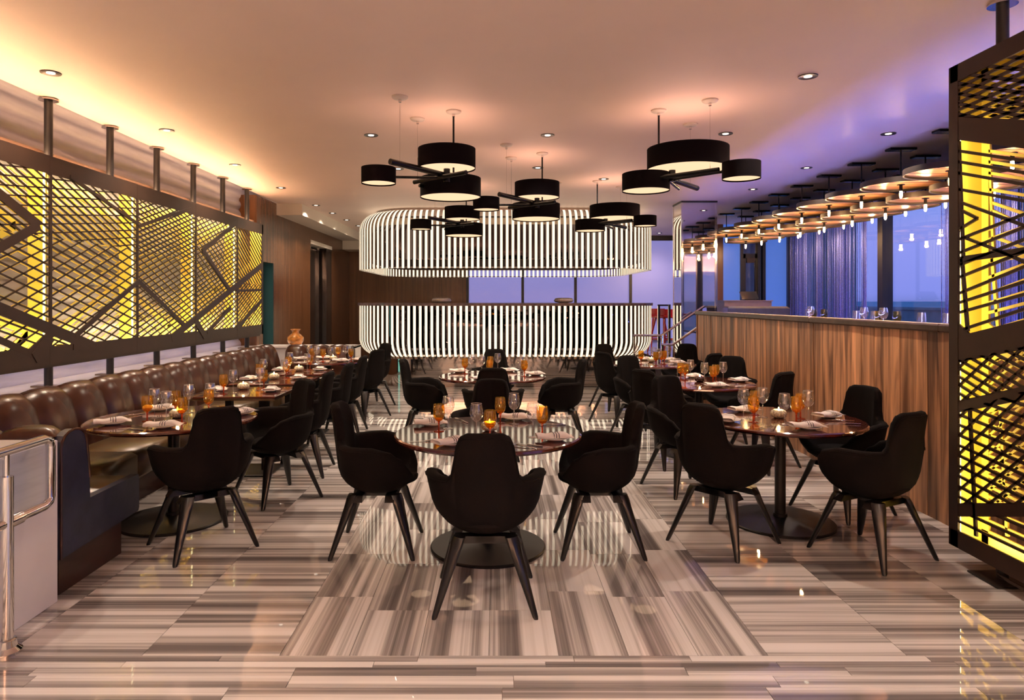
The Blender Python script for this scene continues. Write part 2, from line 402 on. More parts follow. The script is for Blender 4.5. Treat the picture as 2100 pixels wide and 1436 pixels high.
dd = MB().box(5.55, 5.62, 0, .05, 0, 2.1).box(5.83, 5.88, 0, .05, 0, 2.1).box(5.55, 5.88, 0, .05, 2.0, 2.1).box(5.55, 5.88, 0, .05, 0, .2).build('door_frame', 'near_black', w2)
MB().box(5.63, 5.80, -.06, 0, 1.9, 2.0).build('closer', 'bronze', dd)
MB().box(5.62, 5.83, .02, .03, .2, 2.0).build('door_pane', 'window_glass', dd)
MB().box(5.55, 5.88, .02, .03, 2.12, 2.76).build('pane', 'window_glass', w2)
MB().box(6.05, 6.6, .02, .03, 0, 2.76).build('pane', 'blue_pane', w2)
MB().box(6.58, 6.62, -.02, .06, 0, 2.76).build('corner_post', 'chrome', w2)
# window wall on the right
XW = 6.62
w3 = thing('window_3', 'floor to ceiling window wall facing the dusk', 'window', (XW, 0, .54), kind='structure')
ym = [-4.0, -1.0, 1.2, 3.1, 6.0, 8.75, 11.6, 15.3]
for a, b in zip(ym, ym[1:]): MB().box(0, .012, a + .05, b - .05, .02, 2.74).build('pane', 'window_glass', w3)
for a in ym: MB().box(-.08, .1, a - .075, a + .075, 0, 2.76).build('mullion', 'mullion', w3)
MB().box(-.06, .1, -4, 15.3, -.1, .03).build('sill', 'mullion', w3); MB().box(-.06, .1, -4, 15.3, 2.7, 2.76).build('head_rail', 'mullion', w3)
MB().box(-.20, -.14, 3.2, 15.0, .004, .016).build('added_fill_strip', 'sill_fill_led', w3)  # added strip, throws blue onto the curtains and ceiling
# outdoors
gr = MB().box(8, 3000, -3000, 3000, -4.2, -4).build('ground', 'asphalt'); struct(gr, 'dim ground outside the windows', 'ground')
br = MB().box(24, 24.4, -20, 60, -4, 1.05).box(23.9, 24.5, -20, 60, 1.05, 1.2).build('road_barrier', 'concrete'); struct(br, 'long concrete barrier outside the window', 'barrier')
cw = MB().box(5.1, 9, 17, 17.3, -4, 6).build('exterior_wall', 'concrete'); struct(cw, 'concrete wall outside the far door', 'wall')
# raised level
rf = MB().box(3.29, 6.7, -4, 15.4, -.1, .54).build('floor_raised', 'bar_stone'); struct(rf, 'raised floor beside the windows', 'floor')
rf2 = MB().box(3.0, 5.0, 12.3, 18, -.1, .535).build('floor_raised', 'bar_stone'); struct(rf2, 'raised floor behind the mirrored column', 'floor')
# ------------------------------------------------------------------ wooden partition
pt = thing('partition', 'weathered plank partition along the raised dining area', 'partition', (3.21, 0, 0), kind='structure')
MB().box(.025, .08, 2.6, 10.84, 0, 1.38).build('core', 'plinth_wood', pt)
random.seed(11); y = 2.6
while y < 10.84:
    d = min(random.uniform(.13, .21), 10.84 - y)
    if 10.84 - y - d < .05: d = 10.84 - y
    q = random.uniform(0, .008); MB().box(q, .027, -d / 2 + .002, d / 2 - .002, 0, 1.37).build('plank', 'barn_board', pt).location = (0, y + d / 2, 0); y += d
for a, b in ((2.6, 4.9), (4.905, 6.92), (6.925, 8.7), (8.705, 10.87)):
    MB().bbox(-.03, .12, a, b, 1.37, 1.43, .012).build('cap', 'cap_metal', pt)
MB().box(.122, .15, 2.7, 10.7, 1.30, 1.32).build('added_fill_strip', 'violet_fill_led', pt)  # strip added behind the cap to tint the ceiling blue-violet
MB().box(-.005, .1, 10.84, 10.865, 0, 1.37).build('end_board', 'barn_board', pt)
# mirrored column
mc = thing('mirrored_column', 'square mirrored column beside the hanging wooden discs', 'column', (3.49, 11.94, 0), kind='structure')
MB().box(-.29, .29, -.26, .26, 0, 3.3).build('core', 'near_black', mc)
for (a, b, c_, d) in ((-.28, .28, -.27, -.26), (-.30, -.29, -.25, .25), (.29, .30, -.25, .25)):
    MB().box(a, b, c_, d, 0, 3.29).build('mirror_panel', 'mirror', mc)
for sx in (-1, 1):
    for sy in (-1, 1): MB().box(sx * .29 - .016, sx * .29 + .016, sy * .26 - .016, sy * .26 + .016, 0, 3.29).build('corner_trim', 'chrome', mc)
MB().box(-.31, .31, -.285, .28, 3.27, 3.3).build('head_trim', 'near_black', mc)
# steps and rails
st = thing('staircase', 'short flight of steps beside the partition end', 'stairs', (2.75, 10.95, 0), kind='structure')
for i in range(3): MB().box(.18 * i, .56, 0, .68, .18 * i, .18 * (i + 1)).build('step', 'white_stone', st)
def rail(Y, x0, z0, label):
    t = thing('handrail', label, 'handrail', (0, Y, 0), group='handrails by the steps')
    xa, xb, xc = x0, 2.86, 3.28
    MB().path([(xa, 0, z0), (xb - .03, 0, z0), (xb, 0, z0 + .01), (xc, 0, z0 + .30), (xc + .3, 0, z0 + .5)], .02, 8).build('rail', 'chrome', t, SM)
    MB().tube((xa + .02, 0, 0), (xa + .02, 0, z0), .018).build('post', 'chrome', t, SM)
    MB().tube((xb, 0, .18), (xb, 0, z0), .018).build('post', 'chrome', t, SM)
rail(11.66, 2.36, 1.0, 'chrome handrail rising on the bar side of the steps')
rail(10.92, 2.66, .89, 'lower chrome handrail rising against the partition end')
# ------------------------------------------------------------------ bar with glowing ribs, and the ring above it
BC, BHW, BY0, BY1, BR = .2, 2.83, 12.2, 17.0, 1.15
def rr(inset=0.):
    """sampler of a rounded rectangle: s -> (x, y, nx, ny); starts at left side back, runs over the front"""
    x0, x1, y0, y1, R = BC - BHW + inset, BC + BHW - inset, BY0 + inset, BY1 - inset, BR - inset
    segs = []
    def line(a, b, nrm): segs.append(('l', a, b, nrm, (Vector(b) - Vector(a)).length))
    def arc(c, a0, a1): segs.append(('a', c, a0, a1, abs(a1 - a0) * R))
    line((x0, y1 - R), (x0, y0 + R), (-1, 0)); arc((x0 + R, y0 + R), PI, 1.5 * PI)
    line((x0 + R, y0), (x1 - R, y0), (0, -1)); arc((x1 - R, y0 + R), 1.5 * PI, 2 * PI)
    line((x1, y0 + R), (x1, y1 - R), (1, 0)); arc((x1 - R, y1 - R), 0, .5 * PI)
    line((x1 - R, y1), (x0 + R, y1), (0, 1)); arc((x0 + R, y1 - R), .5 * PI, PI)
    tot = sum(s[4] for s in segs)
    def at(s):
        s %= tot
        for g in segs:
            if s <= g[4]:
                f = s / g[4]
                if g[0] == 'l': p = Vector(g[1]).lerp(Vector(g[2]), f); return p.x, p.y, g[3][0], g[3][1]
                a = g[2] + (g[3] - g[2]) * f; return g[1][0] + R * math.cos(a), g[1][1] + R * math.sin(a), math.cos(a), math.sin(a)
            s -= g[4]
        return at(0)
    return at, tot
def ring_wall(inset, z0, z1, mb=None, n=160, prof=None):
    at, tot = rr(inset); mb = mb or MB(); rows = []
    for (o, z) in (prof or [(0, z0), (0, z1)]):
        row = []
        for i in range(n):
            x, y, a, b = at(tot * i / n); row.append((x + a * o, y + b * o, z))
        rows.append(row)
    return mb.grid(rows, closed=True)
def rr_poly(inset, z0, z1, n=160):
    at, tot = rr(inset); return MB().poly([at(tot * i / n)[:2] for i in range(n)], z0, z1)
def rib_mesh(prof, wdt, dep, both=False):
    """rib swept along prof [(outward, z)], glowing on its outer face"""
    mb = MB(); k = 0; rows = []
    for j, (o, z) in enumerate(prof):
        a = Vector(prof[max(j - 1, 0)]); b = Vector(prof[min(j + 1, len(prof) - 1)]); t = (b - a).normalized(); nrm = Vector((t.y, -t.x))
        if nrm.x < -1e-6 and abs(nrm.x) > .3: nrm = -nrm
        rows.append((Vector((o, z)), nrm))
    for p, nrm in rows:
        q = p - nrm * dep
        mb.v += [(p.x, -wdt / 2, p.y), (p.x, wdt / 2, p.y), (q.x, wdt / 2, q.y), (q.x, -wdt / 2, q.y)]
    for j in range(len(rows) - 1):
        for i in range(4): mb.face([4 * j + i, 4 * j + (i + 1) % 4, 4 * j + 4 + (i + 1) % 4, 4 * j + 4 + i], 1 if i == 0 or (both and i == 2) else 0)
    e = 4 * (len(rows) - 1); mb.face([3, 2, 1, 0]); mb.face([e, e + 1, e + 2, e + 3])
    return mb.mesh('rib', ['rib_side', 'rib_light'])
def arcp(c, r, a0, a1, n): return [(c[0] + r * math.cos(a0 + (a1 - a0) * i / n), c[1] + r * math.sin(a0 + (a1 - a0) * i / n)) for i in range(n + 1)]
bar = thing('bar_counter', 'long rounded bar wrapped in glowing vertical ribs', 'bar', (0, 0, 0))
rr_poly(.44, .0, .60).build('mirror_plinth', 'riser_mirror', bar, .3)
ring_wall(.16, .62, 1.50, prof=[(-.30, .60), (-.20, .62), (-.08, .74), (0, .95), (0, 1.5)]).build('mirror_body', 'dark_mirror', bar, 3)
rr_poly(-.03, 1.50, 1.55).build('bar_top', 'bar_stone', bar, .3)
prof_low = [(0, 1.5), (0, 1.1), (0, .90)] + arcp((-.35, .90), .355, 0, -PI / 2 * .93, 8)[1:]
rm = rib_mesh(prof_low, .046, .03)
at, tot = rr(0); nr = round(tot / .1035)
bs = MB()
for i in range(nr):
    x, y, a, b = at(tot * i / nr)
    if y > 15.2: continue
    link('rib', rm, bar, (x, y, 0), math.atan2(b, a))
ring = thing('light_ring', 'rounded overhead ring of glowing ribs above the bar', 'light fixture', (0, 0, 0))
prof_up = [(0, 2.175), (0, 2.5), (0, 2.92)] + arcp((-.34, 2.92), .34, 0, PI / 2 * .97, 7)[1:]
rm2 = rib_mesh(prof_up, .045, .03, True)
for i in range(nr):
    x, y, a, b = at(tot * i / nr); link('rib', rm2, ring, (x, y, 0), math.atan2(b, a))
ring_wall(.14, 2.28, 2.9, prof=[(0, 2.34), (0, 2.86), (-.1, 3.06), (-.30, 3.16)]).build('mirror_band', 'dark_mirror', ring, 3)
ring_wall(.20, 2.28, 2.9, prof=[(0, 2.34), (0, 3.1)]).build('inner_band', 'rib_side', ring, 3)
rr_poly(.45, 3.16, 3.30).build('ceiling_plate', 'ceiling_paint', ring, .3)
at2, tot2 = rr(.02)
hoop = [(at2(tot2 * i / 160)[0], at2(tot2 * i / 160)[1], 2.19) for i in range(160)]; MB().path(hoop + hoop[:1], .012, 6).build('hoop', 'chrome', ring, 3)
for px, lab in ((905, 'left'), (1156, 'right')):
    p = G(px, 620, 1.55) if False else Vector(((px - CX) * 12.6 / F, 12.6, 1.55))
    b = thing('glass_bowl', 'clear crystal bowl on the bar top, the %s one' % lab, 'bowl', p, group='crystal bowls on the bar')
    MB().lathe([(.08, 0), (.16, .015), (.185, .045), (.16, .085), (.12, .095), (.11, .085), (.14, .05), (.08, .02)], 24).build('body', 'crystal', b, 3)
# ------------------------------------------------------------------ lattice screens (front layer bronze, back layer yellow, lit inside)
def clip(poly, a, b, c):      # keep a*u+b*v<=c
    out = []
    for i in range(len(poly)):
        p, q = poly[i], poly[(i + 1) % len(poly)]
        dp = a * p[0] + b * p[1] - c; dq = a * q[0] + b * q[1] - c
        if dp <= 0: out.append(p)
        if (dp < 0 < dq) or (dq < 0 < dp):
            t = dp / (dp - dq); out.append((p[0] + (q[0] - p[0]) * t, p[1] + (q[1] - p[1]) * t))
    return out
def bar_in(poly_region, p, d, half):   # strip around line p+td intersected with a convex region (ccw or cw)
    L = 20; n = (-d[1], d[0])
    s = [(p[0] - d[0] * L + n[0] * half, p[1] - d[1] * L + n[1] * half), (p[0] - d[0] * L - n[0] * half, p[1] - d[1] * L - n[1] * half),
         (p[0] + d[0] * L - n[0] * half, p[1] + d[1] * L - n[1] * half), (p[0] + d[0] * L + n[0] * half, p[1] + d[1] * L + n[1] * half)]
    m = len(poly_region); cxx = sum(q[0] for q in poly_region) / m; cyy = sum(q[1] for q in poly_region) / m
    for i in range(m):
        a, b = poly_region[i], poly_region[(i + 1) % m]
        nx, ny = b[1] - a[1], a[0] - b[0]; c = nx * a[0] + ny * a[1]
        if nx * cxx + ny * cyy > c: nx, ny, c = -nx, -ny, -c
        s = clip(s, nx, ny, c)
        if len(s) < 3: return None
    return s
def extr(mb, poly, x0, x1):      # polygon in (y,z) extruded along x
    k = len(mb.v); n = len(poly)
    mb.v += [(x0, p[0], p[1]) for p in poly] + [(x1, p[0], p[1]) for p in poly]
    mb.face([k + i for i in range(n)]); mb.face([k + 2 * n - 1 - i for i in range(n)])
    for i in range(n): mb.face([k + i, k + n + i, k + n + (i + 1) % n, k + (i + 1) % n])
def fill(mb, region, slope, gap, half, x0, x1, off=0.):
    d = Vector((1, slope)).normalized(); n = (-d.y, d.x)
    pr = [p[0] * n[0] + p[1] * n[1] for p in region]; step = gap * d.x
    k = math.floor(min(pr) / step)
    while k * step < max(pr):
        s = k * step + off
        q = bar_in(region, (n[0] * s, n[1] * s), (d.x, d.y), half)
        if q: extr(mb, q, x0, x1)
        k += 1
def band(mb, a, b, wd_, x0, x1, ext=0.):
    a = Vector(a); b = Vector(b); d = (b - a).normalized(); n = Vector((-d.y, d.x)) * wd_ / 2; a = a - d * ext; b = b + d * ext
    extr(mb, [tuple(a - n), tuple(b - n), tuple(b + n), tuple(a + n)], x0, x1)
# --- left screen
XL = -3.66
def UL(px, py):
    Y = -XL * F / (CX - px); return (Y, H + (CY - py) * Y / F)
ls = thing('lattice_screen', 'long bronze lattice screen hung in front of the ridged wall', 'screen', (0, 0, 0))
Y0, Y1, Z0, Z1 = 3.2, 10.78, 1.07, 2.79
frm = [(Y0, Y1, Z1 - .15, Z1), (Y0, Y1, Z0, Z0 + .15), (Y1 - .05, Y1, Z0, Z1), (Y0, Y0 + .1, Z0, Z1)]
for (a, b, c_, d) in frm: MB().box(XL - .012, XL, a, b, c_, d).build('frame_bar', 'bronze', ls)
for (a, b, c_, d) in ((Y0, Y1, Z1 - .02, Z1), (Y0, Y1, Z0, Z0 + .02)): MB().box(XL - .2, XL - .012, a, b, c_, d).build('box_edge', 'yellow_paint', ls)
MB().box(XL - .2, XL - .012, Y1 - .02, Y1, Z0 + .02, Z1 - .02).build('box_edge', 'yellow_paint', ls)
seams = [4.25, 5.63, 7.0, 8.37, 9.72]
zi0, zi1 = Z0 + .14, Z1 - .14
def zz(y_, s, y0, z0): return z0 + s * (y_ - y0)
cells = [Y0] + seams + [Y1]
def lattice_left(mb, x0, x1, k=1.):
    for i in range(len(cells) - 1):
        a, b = cells[i], cells[i + 1]
        reg = lambda z_lo, z_hi: [(a, z_lo), (b, z_lo), (b, z_hi), (a, z_hi)]
        if i <= 2:
            fill(mb, reg(1.2, 2.12), -.30, .085, .0075 * k, x0, x1); fill(mb, reg(1.2, 2.12), .42, .105, .006 * k, x0, x1)
            fill(mb, reg(2.12, 2.66), -.42, .064, .0075 * k, x0, x1); fill(mb, reg(2.12, 2.66), .12, .074, .006 * k, x0, x1)
        elif i == 3:
            fill(mb, reg(1.2, 2.66), .32, .058, .0075 * k, x0, x1); fill(mb, reg(1.2, 2.1), -.45, .10, .0045 * k, x0, x1); fill(mb, reg(2.1, 2.66), -.30, .048, .006 * k, x0, x1)
        elif i == 4:
            fill(mb, reg(1.2, 2.66), .32, .058, .0075 * k, x0, x1); fill(mb, reg(1.2, 2.66), -.55, .085, .005 * k, x0, x1)
        else:
            fill(mb, reg(1.2, 1.85), .48, .055, .007 * k, x0, x1); fill(mb, reg(1.2, 1.85), -.5, .11, .0045 * k, x0, x1); fill(mb, reg(1.85, 2.66), -.62, .075, .009 * k, x0, x1)
mb = MB(); lattice_left(mb, XL - .010, XL - .002); o = mb.build('lattice', 'bronze', ls); o['kind'] = 'stuff'
mb = MB(); lattice_left(mb, XL - .198, XL - .19, .75); o = mb.build('back_lattice', 'yellow_paint', ls); o['kind'] = 'stuff'
bands = [((-130, 293), (82, 464), .075), ((82, 462), (-130, 582), .075), ((-160, 568), (205, 716), .095), ((-130, 640), (66, 727), .055), ((60, 727), (112, 680), .07),
         ((285, 577), (155, 690), .045), ((285, 577), (382, 670), .05), ((352, 694), (538, 544), .085), ((415, 515), (484, 458), .06), ((417, 513), (471, 594), .06),
         ((425, 682), (473, 632), .05), ((486, 674), (538, 615), .06), ((484, 596), (538, 595), .035), ((144, 362), (284, 460), .03), ((284, 464), (392, 428), .035),
         ((105, 690), (70, 735), .10), ((150, 712), (215, 712), .05), ((400, 655), (420, 690), .09)]
for bi, (a, b, wd_) in enumerate(bands):
    for (x0, x1, m_) in ((XL - .013, XL - .0005 + bi * .0004, 'bronze'), (XL - .2, XL - .188, 'yellow_paint')):
        mb = MB(); band(mb, UL(*a), UL(*b), wd_, x0, x1); mb.build('band', m_, ls)
for s in seams[:]:
    MB().box(XL - .014, XL + .001, s - .014, s + .014, Z0, Z1).build('seam_bar', 'bronze', ls)
    MB().box(XL - .19, XL - .04, s - .006, s + .006, Z0 + .02, Z1 - .02).build('divider', 'yellow_paint', ls)
    MB().box(XL - .06, XL - .045, s - .014, s - .008, Z0 + .05, Z1 - .05).build('led_strip', 'led_line', ls)
for z in (Z1 - .035, Z0 + .022): MB().box(XL - .07, XL - .04, Y0, Y1 - .03, z, z + .012).build('led_strip', 'led_strip', ls)
MB().box(XL - .15, XL - .06, Y0, Y1, Z1, Z1 + .012).box(XL - .16, XL - .145, Y0, Y1, Z1, Z1 + .07).build('added_uplight_channel', 'bronze', ls); MB().box(XL - .13, XL - .08, Y0 + .02, Y1 - .02, Z1 + .012, Z1 + .016).build('added_uplight_strip', 'added_up_led', ls)  # uplight added to brighten the ceiling; lip shields the wall
MB().box(XL - .16, XL - .05, Y0, Y1, Z0 - .03, Z0).build('added_under_channel', 'bronze', ls); MB().box(XL - .165, XL - .16, Y0 + .02, Y1 - .02, Z0 - .028, Z0 - .004).build('added_under_strip', 'lavender_fill_led', ls)  # strip added to wash the wall below in lavender
pys = [3.92, 4.83, 5.75, 6.67, 7.59, 8.51, 9.43, 10.35]
for i, yy in enumerate(pys):
    t = MB().tube((XL - .10, yy, Z1), (XL - .10, yy, 3.3), .034, 12).build('post', 'near_black', ls, SM)
    MB().lathe([(.075, 0), (.075, .012), (.05, .018)], 20, (XL - .10, yy, 3.28)).build('flange', 'chrome', t, SM)
    t = MB().tube((XL - .10, yy, .87), (XL - .10, yy, Z0), .034, 12).build('post', 'near_black', ls, SM)
    MB().box(XL - .22, XL + .06, yy - .05, yy + .05, .87, .885).build('foot_plate', 'brass_edge', t)
# --- right screen
XR = 2.80
def UR(px, py):
    Y = XR * F / (px - CX); return (Y, H + (CY - py) * Y / F)
rs = thing('lattice_screen', 'tall bronze lattice screen standing at the right edge', 'screen', (0, 0, 0))
Y0, Y1, Z0, Z1 = 3.28, 4.20, .10, 3.03
for (a, b, c_, d) in ((Y0, Y1, Z1 - .10, Z1), (Y0, Y1, Z0, Z0 + .10), (Y1 - .07, Y1, Z0, Z1), (Y0, Y0 + .07, Z0, Z1)):
    MB().box(XR, XR + .015, a, b, c_, d).build('frame_bar', 'bronze', rs)
    MB().box(XR + .185, XR + .2, a, b, c_, d).build('frame_bar', 'yellow_paint', rs)
MB().box(XR, XR + .2, Y1, Y1 + .012, Z0, Z1).build('end_plate', 'bronze', rs)
MB().box(XR + .015, XR + .185, Y1 - .012, Y1, Z0 + .02, Z1 - .02).build('box_edge', 'yellow_paint', rs)
for (c_, d) in ((Z1 - .012, Z1), (Z0, Z0 + .012)): MB().box(XR + .015, XR + .185, Y0, Y1 - .012, c_, d).build('box_edge', 'yellow_paint', rs)
MB().box(XR + .02, XR + .2, Y0, Y1, Z0 - .01, Z0).build('bottom_plate', 'bronze', rs)
MB().box(XR + .07, XR + .13, Y0 + .05, Y1 - .03, Z0 + .014, Z0 + .03).build('led_strip', 'led_low', rs)
MB().box(XR + .016, XR + .024, Y1 - .062, Y1 - .03, Z0 + .1, 2.7).build('led_strip', 'led_low', rs)
def RB(pl):    # polygon from pixels, extended toward the near end
    return [UR(*p) for p in pl]
polys_r = [RB([(1955, 238), (2200, 252), (2200, 318), (1955, 286)]), RB([(1955, 655), (1986, 684), (2200, 630), (2200, 696), (1955, 745)]), RB([(1955, 824), (2200, 770), (2200, 800), (1955, 848)]), RB([(1955, 1032), (2200, 1031), (2200, 1060), (1955, 1060)]), RB([(1955, 528), (2200, 492), (2200, 506), (1955, 540)])]
for (x0, x1, m_) in ((XR + .002, XR + .014, 'bronze'), (XR + .186, XR + .198, 'yellow_paint')):
    for pl in polys_r:
        mb = MB(); extr(mb, pl, x0, x1); mb.build('band', m_, rs)
    mb = MB()
    # dense block at the top: near-level bars and slanted bars
    top = RB([(1962, 165), (2200, 60), (2200, 250), (1962, 240)]); fill(mb, top, -.02, .045, .009, x0, x1); fill(mb, top, .42, .062, .010, x0, x1)
    lines2 = [((1960, 309), (2200, 345)), ((1960, 331), (2200, 372)), ((1960, 354), (2200, 396)), ((1962, 388), (2200, 430)), ((1970, 416), (2200, 500)), ((1970, 432), (2002, 448)), ((2002, 448), (1962, 472)),
              ((1962, 492), (2200, 400)), ((1962, 520), (2200, 425)), ((1975, 487), (2060, 520)), ((1962, 545), (2200, 450)), ((1962, 570), (2200, 475)), ((1962, 603), (2200, 505)), ((1962, 622), (2200, 545)),
              ((1962, 642), (2200, 575)), ((1975, 675), (2200, 600)), ((2060, 520), (2200, 585))]
    for a, b in lines2: band(mb, UR(*a), UR(*b), .017, x0, x1)
    band(mb, UR(1964, 290), UR(1973, 530), .020, x0, x1); band(mb, UR(1970, 530), UR(1982, 680), .024, x0, x1)
    r3 = RB([(1958, 740), (2200, 690), (2200, 770), (1958, 826)]); fill(mb, r3, .30, .05, .008, x0, x1); fill(mb, r3, -.75, .11, .007, x0, x1)
    r5 = RB([(1958, 846), (2200, 770), (2200, 1034), (1958, 1034)]); fill(mb, r5, .10, .062, .0085, x0, x1); fill(mb, r5, -.85, .11, .007, x0, x1)
    r7 = RB([(1958, 1058), (2200, 1058), (2200, 1300), (1958, 1110)]); fill(mb, r7, 0.0, .066, .008, x0, x1)
    band(mb, UR(1986, 840), UR(1999, 1100), .022, x0, x1)
    o = mb.build('lattice' if m_ == 'bronze' else 'back_lattice', m_, rs); o['kind'] = 'stuff'
for (yy,) in ((3.90,), (3.42,)):
    t = MB().tube((2.90, yy, Z1), (2.90, yy, CEIL), .032, 16).build('post', 'near_black', rs, SM)
    MB().lathe([(.075, 0), (.075, .012), (.05, .016)], 24, (2.90, yy, CEIL - .016)).build('flange', 'chrome', t, SM)
    t = MB().tube((2.90, yy, 0), (2.90, yy, Z0), .032, 16).build('post', 'near_black', rs, SM)
    MB().bbox(2.78, 3.02, yy - .12, yy + .12, 0, .012, .003).build('foot_plate', 'trim_dark', t)
# ------------------------------------------------------------------ banquette
bq = thing('banquette', 'long U-shaped leather banquette with channelled back under the lattice screen', 'banquette', (0, 0, 0))
def channel(n_=9):
    """back channel, local: x across (0.42 wide), depth y (front is -y), z up; origin at seat line back"""
    prof = [(-.30, .42), (-.285, .55), (-.26, .68), (-.225, .79), (-.18, .865), (-.12, .905), (-.05, .905), (-.01, .88), (0, .84), (0, .42)]
    rows = []
    for (d, z) in prof:
        row = []
        for i in range(n_):
            s = -1 + 2 * i / (n_ - 1); k = (1 - abs(s) ** 3.2)
            front = 1 if d < -.02 else 0
            row.append((s * .21, d + (.075 * (1 - k) if front else 0), z - (.045 * (1 - k) if z > .8 else 0)))
        rows.append(row)
    return MB().grid(rows).mesh('back_channel', 'leather', 3)
CH = channel()
for i in range(15): link('back_channel', CH, bq, (-3.52, 4.16 + .42 * i + .21, 0), PI / 2).scale = (1, 1, 1.035)
for i in range(3): link('back_channel', CH, bq, (-3.16 + .33 * i + .04, 10.86, 0), 0).scale = (.80, 1, 1)
for i in range(3): link('back_channel', CH, bq, (-3.22 + .335 * i, 3.70, 0), PI).scale = (.80, 1, 1)
def cushion(x0, x1, y0, y1, z0, z1, b=.035, m='seat_leather'):
    return MB().bbox(x0, x1, y0, y1, z0, z1, b).build('seat_cushion', m, bq, 1.2)
yy = 4.50
while yy < 9.95:
    e = min(yy + .70, 9.98); cushion(-3.25, -2.72, yy + .003, e - .003, .22, .455); yy += .70
cushion(-3.25, -2.36, 3.95, 4.495, .22, .455); cushion(-3.25, -2.30, 9.985, 10.58, .22, .455)
MB().box(-3.5, -2.85, 3.70, 10.8, 0, .22).build('plinth', 'plinth_wood', bq); MB().box(-2.85, -2.365, 3.70, 4.32, 0, .22).build('plinth', 'plinth_wood', bq)
MB().box(-2.85, -2.30, 10.15, 10.8, 0, .22).build('plinth', 'plinth_wood', bq)
# scrolled end panels
def end_panel(x, y0, sgn, lab):
    prof = [(0, .20), (0, .80)] + [(.115 - .115 * math.cos(a), .80 + .085 * math.sin(a)) for a in [PI * k / 8 for k in range(1, 9)]] + [(.245, .70), (.262, .58), (.268, .46), (.80, .46), (.81, .44), (.81, .24), (.80, .22), (.0, .20)]
    prof = prof[:-1]; mb = MB(); n = len(prof); k = 0
    mb.v += [(x - .05, y0 + sgn * p[0], p[1]) for p in prof] + [(x, y0 + sgn * p[0], p[1]) for p in prof]
    mb.face(list(range(n))); mb.face([2 * n - 1 - i for i in range(n)])
    for i in range(n): mb.face([i, n + i, n + (i + 1) % n, (i + 1) % n])
    o = mb.build('end_panel', 'blue_leather', bq)
    MB().path([(x + .002, y0 + sgn * p[0], p[1]) for p in prof[:12]], .007, 6).build('piping', 'leather', o, SM)
end_panel(-2.34, 3.68, 1, 'near'); end_panel(-2.24, 10.86, -1, 'far')
lg = MB().bbox(-4.10, -3.53, 3.5, 11.3, .832, .87, .006).bbox(-3.53, -2.22, 10.88, 11.3, .832, .87, .006).build('ledge', 'white_stone'); struct(lg, 'white stone ledge behind the banquette', 'ledge')
lw = MB().box(-4.10, -3.55, 3.7, 11.28, 0, .83).box(-3.55, -2.26, 10.9, 11.28, 0, .83).build('low_wall', 'white_panel'); struct(lw, 'low white wall carrying the stone ledge', 'wall')
MB().box(-2.26, -2.22, 10.88, 11.3, 0, .87).build('end_slab', 'white_stone', lw)
# white entry wall and guard rail at lower left
ew = MB().bbox(-3.9, -2.32, 1.2, 3.62, 0, .86, .004).build('entry_wall', 'white_panel'); struct(ew, 'low white wall at the left edge beside the guard rail', 'wall')
gd = thing('guard_rail', 'polished metal guard rail with glass panel at the left edge', 'railing', (0, 0, 0))
xg = -2.22
MB().path([(xg, 1.4, .915), (xg, 3.36, .915), (xg, 3.40, .90), (xg, 3.41, .87), (xg, 3.41, .62), (xg, 3.40, .60), (xg, 3.36, .585), (xg, 1.4, .585)], .022, 12).build('rail_loop', 'chrome', gd, 1.0)
p1 = MB().tube((xg, 3.10, 0), (xg, 3.10, .80), .03, 16).build('post', 'chrome', gd, SM)
MB().lathe([(.065, 0), (.065, .012), (.045, .03), (.04, .06), (.032, .065)], 24, (xg, 3.10, 0)).build('foot_flange', 'chrome', p1, SM)
MB().tube((xg, 3.10, .80), (xg, 3.10, .915), .014, 12).build('bracket', 'chrome', p1, SM)
MB().tube((xg, 3.10, .585), (xg, 3.19, .585), .03, 16).build('clamp', 'chrome', gd, SM)
MB().box(xg - .005, xg + .005, 1.5, 3.385, .61, .895).build('glass_panel', 'window_glass', gd)
# vase
vs = thing('vase', 'round amber glass vase on the white ledge by the doorway', 'vase', (P(606, 702, 11.08).x, 11.08, .8702))
MB().lathe([(.05, 0), (.10, .02), (.135, .08), (.13, .13), (.09, .17), (.058, .195), (.055, .22), (.075, .25), (.085, .262), (.078, .262), (.05, .225)], 32).build('body', 'vase_glass', vs, 3)
